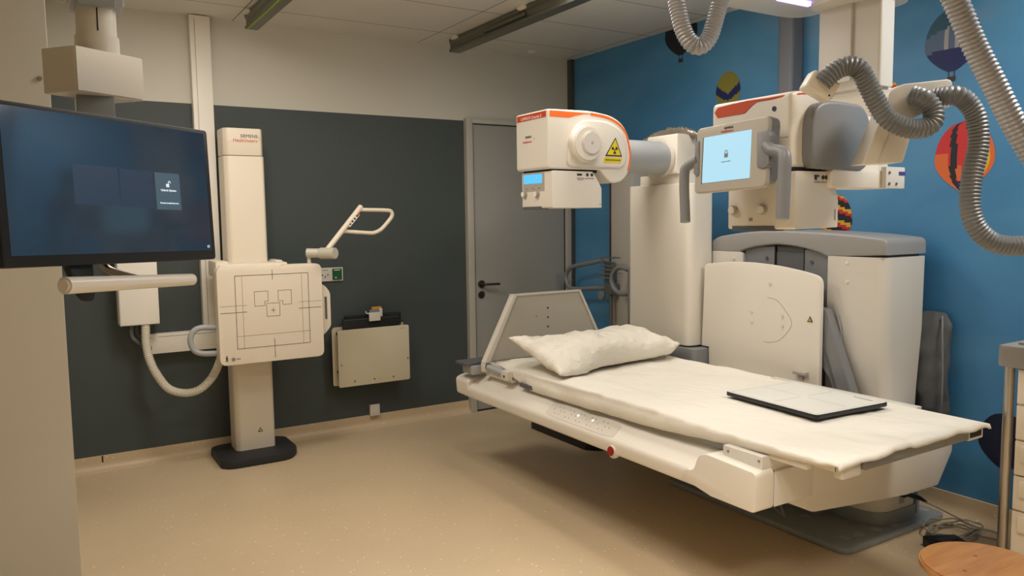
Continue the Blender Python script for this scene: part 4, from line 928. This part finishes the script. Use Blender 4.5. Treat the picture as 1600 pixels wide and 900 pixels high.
MB().box(3.311, 3.322, 2.553, 2.560, .8, 1.296).box(3.311, 3.322, 2.735, 2.741, .8, 1.296).box(3.31, 3.313, 2.56, 2.735, 1.29, 1.296).build('panel_gaps', seam, lh)
for y, z in ((2.297, 1.222), (2.294, 1.132), (2.293, .72), (3.00, 1.215), (2.79, 1.225), (2.51, 1.215)):
    MB().cyl((3.284 if y < 2.4 or y > 2.9 else 3.306, y, z), (3.322, y, z), .0085, n=14).build('screw', greyd if 2.4 < y < 2.9 else white, lh)
fpn = MB(); fpn.prism(rpoly([(2.365, .35), (2.365, 1.152), (2.45, 1.172), (2.62, 1.197), (2.80, 1.207), (2.95, 1.203), (3.12, 1.185), (3.14, .72), (3.085, .72), (3.085, .35)], [.03, .04, .1, .1, .1, .1, .02, 0, 0, 0]), 'x', 3.19, 3.215, .005)
fpn.build('front_panel', white, lh)
MB().box(3.21, 3.33, 2.45, 3.08, .031, 1.12, .01).build('panel_support', greyd, lh)
each('panel_screw', white2, lh, [lambda k, y=y, z=z: k.cyl((3.184, y, z), (3.191, y, z), .008, n=14) for y, z in ((2.665, 1.103), (2.782, .945), (2.782, .895), (2.585, .945), (2.585, .895))])
k = MB(); k.tube([(3.19, 2.68, 1.03), (3.19, 2.62, 1.02), (3.19, 2.565, .97), (3.19, 2.53, .92), (3.19, 2.545, .875), (3.19, 2.60, .82), (3.19, 2.66, .80), (3.19, 2.70, .80)], .0013, n=6); k.build('oval_seam', MATS['pale_grey_print'], lh)
k = MB(); k.use(blk_txt).prism([(2.405, .931), (2.437, .931), (2.421, .960)], 'x', 3.187, 3.191); k.use(mat('amber_sticker', (206, 146, 40), .5)).prism([(2.411, .9345), (2.431, .9345), (2.421, .954)], 'x', 3.186, 3.1885); k.build('warning_sticker', None, lh)
MB().box(3.165, 3.20, 2.425, 2.50, .665, .682, .004).box(3.18, 3.2, 2.45, 2.475, .64, .668).build('lever', knobm, lh)
tag(MB().prism(rpoly([(2.43, 1.0), (2.36, 1.0), (2.13, .421), (2.21, .421), (2.33, .66), (2.43, .78)], .02), 'x', 3.222, 3.276, .012).use(greyd).prism([(2.385, .84), (2.375, .84), (2.25, .52), (2.26, .52)], 'x', 3.216, 3.222).build('leaning_bar', greyp),
    'long grey padded bar leaning between the white panels', 'bar')
tag(MB().tube([(3.283, 2.36, 1.02), (3.282, 2.335, .96), (3.282, 2.315, .88), (3.282, 2.31, .74), (3.282, 2.31, .6)], .004, n=8).build('thin_cable', greyl), 'thin pale cable curving down beside the front white panel', 'cable')

# bag on the wall
def bag():
    t = bmesh.new(); R = []
    prof = [(.98, .01), (.965, .022), (.93, .042), (.90, .055), (.85, .060), (.80, .068), (.76, .062), (.70, .072), (.65, .064), (.60, .070), (.56, .058), (.52, .064), (.49, .056), (.47, .05), (.44, .02)]
    for z, d_ in prof:
        ring = []
        for a in range(24):
            an = 2 * pi * a / 24
            y = 2.09 + .10 * cos(an) * (1 if z < .95 else .55) + .022 * noise.noise(Vector((an * 1.6, z * 14, 0)))
            x = 3.69 - d_ * .78 - d_ * .8 * sin(an) * (1 + .55 * noise.noise(Vector((an * 1.5, z * 12, 5))))
            ring.append((min(x, 3.696), y, z))
        R.append(ring)
    return MB().loft(R)
bg = thing('fabric_bag', (3.66, 2.09, .44), 'dark grey fabric bag hanging between cabinet and blue wall', 'bag')
bb_ = bag().build('bag_body', fabric, bg, sharp=False); sb = bb_.modifiers.new('s', 'SUBSURF'); sb.levels = sb.render_levels = 2
MB().tube([(3.64, 2.03, .965), (3.60, 2.005, .9), (3.585, 1.99, .75), (3.59, 1.99, .6), (3.62, 2.01, .47)], .004, n=8).build('piping', greyp, bg)

# grab loop rack on the white upright
rk = thing('hook_rack', (3.45, 4.3, .9), 'grey looped holder with wire hooks beside the white wall upright', 'holder')
MB().tube([(3.53, 4.42, 1.148), (3.53, 4.60, 1.115), (3.53, 4.80, 1.082), (3.53, 4.885, 1.055), (3.53, 4.925, .99), (3.53, 4.89, .92), (3.53, 4.80, .905), (3.53, 4.60, .925), (3.53, 4.40, .945)], .017, n=14, sm=8).build('loop_bar', greyp, rk)
MB().box(3.48, 3.55, 4.30, 4.39, .90, .98, .006).box(3.50, 3.54, 4.33, 4.41, .97, 1.13, .004).build('clamp', greyd, rk)
MB().cyl((3.51, 4.345, .60), (3.51, 4.345, .92), .014).build('post', greyd, rk)
MB().cyl((3.50, 4.42, .885), (3.47, 4.42, .885), .032, n=24, bev=.005).build('clamp_knob', greyp, rk)
k = MB()
for i in range(6):
    z = 1.165 - i * .029; k.tube([(3.54, 4.44, z - .012), (3.50, 4.46, z - .004), (3.47, 4.42, z), (3.47, 4.33, z), (3.47, 4.26, z - .003)], .0045, n=8)
k.cyl((3.47, 4.28, 1.168), (3.47, 4.20, 1.168), .006, n=8)
k.build('wire_hooks', mat('chrome', (190, 190, 195), .15, 1), rk)
tag(MB().tube([(3.40, 4.03, 1.10), (3.40, 4.10, 1.11), (3.40, 4.16, 1.09), (3.40, 4.20, 1.03), (3.40, 4.18, .965), (3.40, 4.11, .93), (3.40, 4.03, .935)], .017, n=14).tube([(3.40, 4.03, 1.10), (3.40, 4.0, 1.10), (3.40, 4.0, .935), (3.40, 4.03, .935)], .017, sm=0).cyl((3.40, 4.0, 0.01), (3.40, 4.0, 1.1), .02).cyl((3.40, 4.0, 0), (3.40, 4.0, .02), .12).build('grab_handle', greyp),
    'grey curved grab handle half hidden behind the tube stand', 'handle')

# ------------------------------------------------------------ trolley on the right
tr = thing('drawer_trolley', (3.4, 1.1, 0), 'white drawer trolley with grey top and steel corner post', 'trolley')
X0, Y1 = 3.13, 1.505
tp = MB(); tp.prism(rpoly([(X0 - .02, .70), (3.66, .70), (3.66, Y1 + .015), (X0 - .02, Y1 + .015)], .02), 'z', .865, .948, .008); top = tp.build('worktop', cabgrey, tr)
k = MB(); k.box(X0 + .04, 3.62, .74, Y1 - .03, .947, .957, .003).box(X0 + .0, X0 + .05, .95, 1.40, .947, .975, .005); k.build('top_rim', cabgrey, top)
MB().box(X0 + .02, 3.64, .72, Y1 - .045, .075, .866, .004).build('carcass', drawerm, tr)
for x, y in ((X0 + .012, Y1 - .018), (3.63, Y1 - .018), (X0 + .012, .74)):
    MB().cyl((x, y, .06), (x, y, .87), .018, n=24).build('corner_post', steel, tr)
MB().box(X0 + .012, 3.64, .72, Y1 - .02, .04, .078, .004).build('base_frame', greyd, tr)
zz = [.862, .725, .588, .451, .314, .085]
for i in range(5):
    dwr = MB().box(X0 + .006, X0 + .026, .76, Y1 - .050, zz[i + 1] + .004, zz[i] - .004, .003).build('drawer', drawerm, tr)
    MB().box(X0 - .008, X0 + .008, .80, Y1 - .075, zz[i] - .078, zz[i] - .016, .004).build('drawer_handle', drawerm, dwr)
for x, y in ((X0 + .05, Y1 - .06), (3.6, Y1 - .06), (X0 + .05, .78), (3.6, .78)):
    w = MB().cyl((x - .012, y, .03), (x + .012, y, .03), .03, n=20, bev=.004).build('caster', blackr, tr)

# stool
sl = thing('stool', (2.32, 1.14, 0), 'round orange wooden stool seat at the bottom right corner', 'stool')
k = MB(); k.cyl((2.32, 1.14, .396), (2.32, 1.14, .42), .174, n=72, bev=.005); seat = k.build('seat', woodm, sl)
scb = mat('screw_brown', (120, 78, 44), .5)
each('seat_screw', scb, seat, [lambda k, x=x, y=y: k.cyl((x, y, .4195), (x, y, .4205), .006, n=12) for x, y in ((2.235, 1.155), (2.36, 1.19), (2.40, 1.05), (2.28, 1.04))])
MB().cyl((2.32, 1.14, .37), (2.32, 1.14, .397), .06, n=24).build('hub', steel, sl)
for i in range(4):
    a = pi / 4 + i * pi / 2
    MB().tube([(2.32 + .05 * cos(a), 1.14 + .05 * sin(a), .385), (2.32 + .13 * cos(a), 1.14 + .13 * sin(a), .36), (2.32 + .19 * cos(a), 1.14 + .19 * sin(a), .01)], .011, sm=6).build('leg', blackr, sl)

# cable coil, plug, pedal
def ell(cx, cy, rx, ry, ph, z, n=28, full=1.0):
    return [(cx + rx * cos(ph + 2 * pi * i / n * full), cy + ry * sin(ph + 2 * pi * i / n * full), z + .004 * sin(i * 1.3)) for i in range(n + 1)]
k = MB(); pts = [(3.405, 1.955, .135), (3.45, 1.92, .11), (3.54, 1.87, .055), (3.61, 1.82, .012), (3.62, 1.74, .012), (3.56, 1.68, .012)]
pts += ell(3.45, 1.84, .13, .085, -1.0, .012) + ell(3.43, 1.85, .10, .075, -.9, .022) + ell(3.47, 1.83, .15, .07, -.8, .030) + ell(3.44, 1.86, .12, .09, -1, .038)
k.tube(pts, .0038, n=8, sm=3); tag(k.build('cable_coil', cable), 'thin grey cable coiled loosely on the floor beside the trolley', 'cable')
pg = MB(); pg.cyl((3.345, 1.995, .168), (3.395, 1.965, .148), .011, bev=.003).box(3.305, 3.345, 1.985, 2.012, .160, .182, .004).cyl((3.395, 1.965, .148), (3.42, 1.95, .130), .009, .006); tag(pg.build('power_plug', black), 'black plug connector at the foot of the table pedestal', 'plug')
fsw = thing('foot_switch', (3.25, 1.80, 0), 'black foot switch on the floor partly hidden by the stool', 'foot switch')
MB().prism(rpoly([(3.18, 1.72), (3.32, 1.68), (3.37, 1.79), (3.24, 1.86)], .008), 'z', 0, .045, .006).build('switch_body', black, fsw)
MB().box(3.23, 3.32, 1.75, 1.80, .042, .052, .003).build('pedal', blackr, fsw)
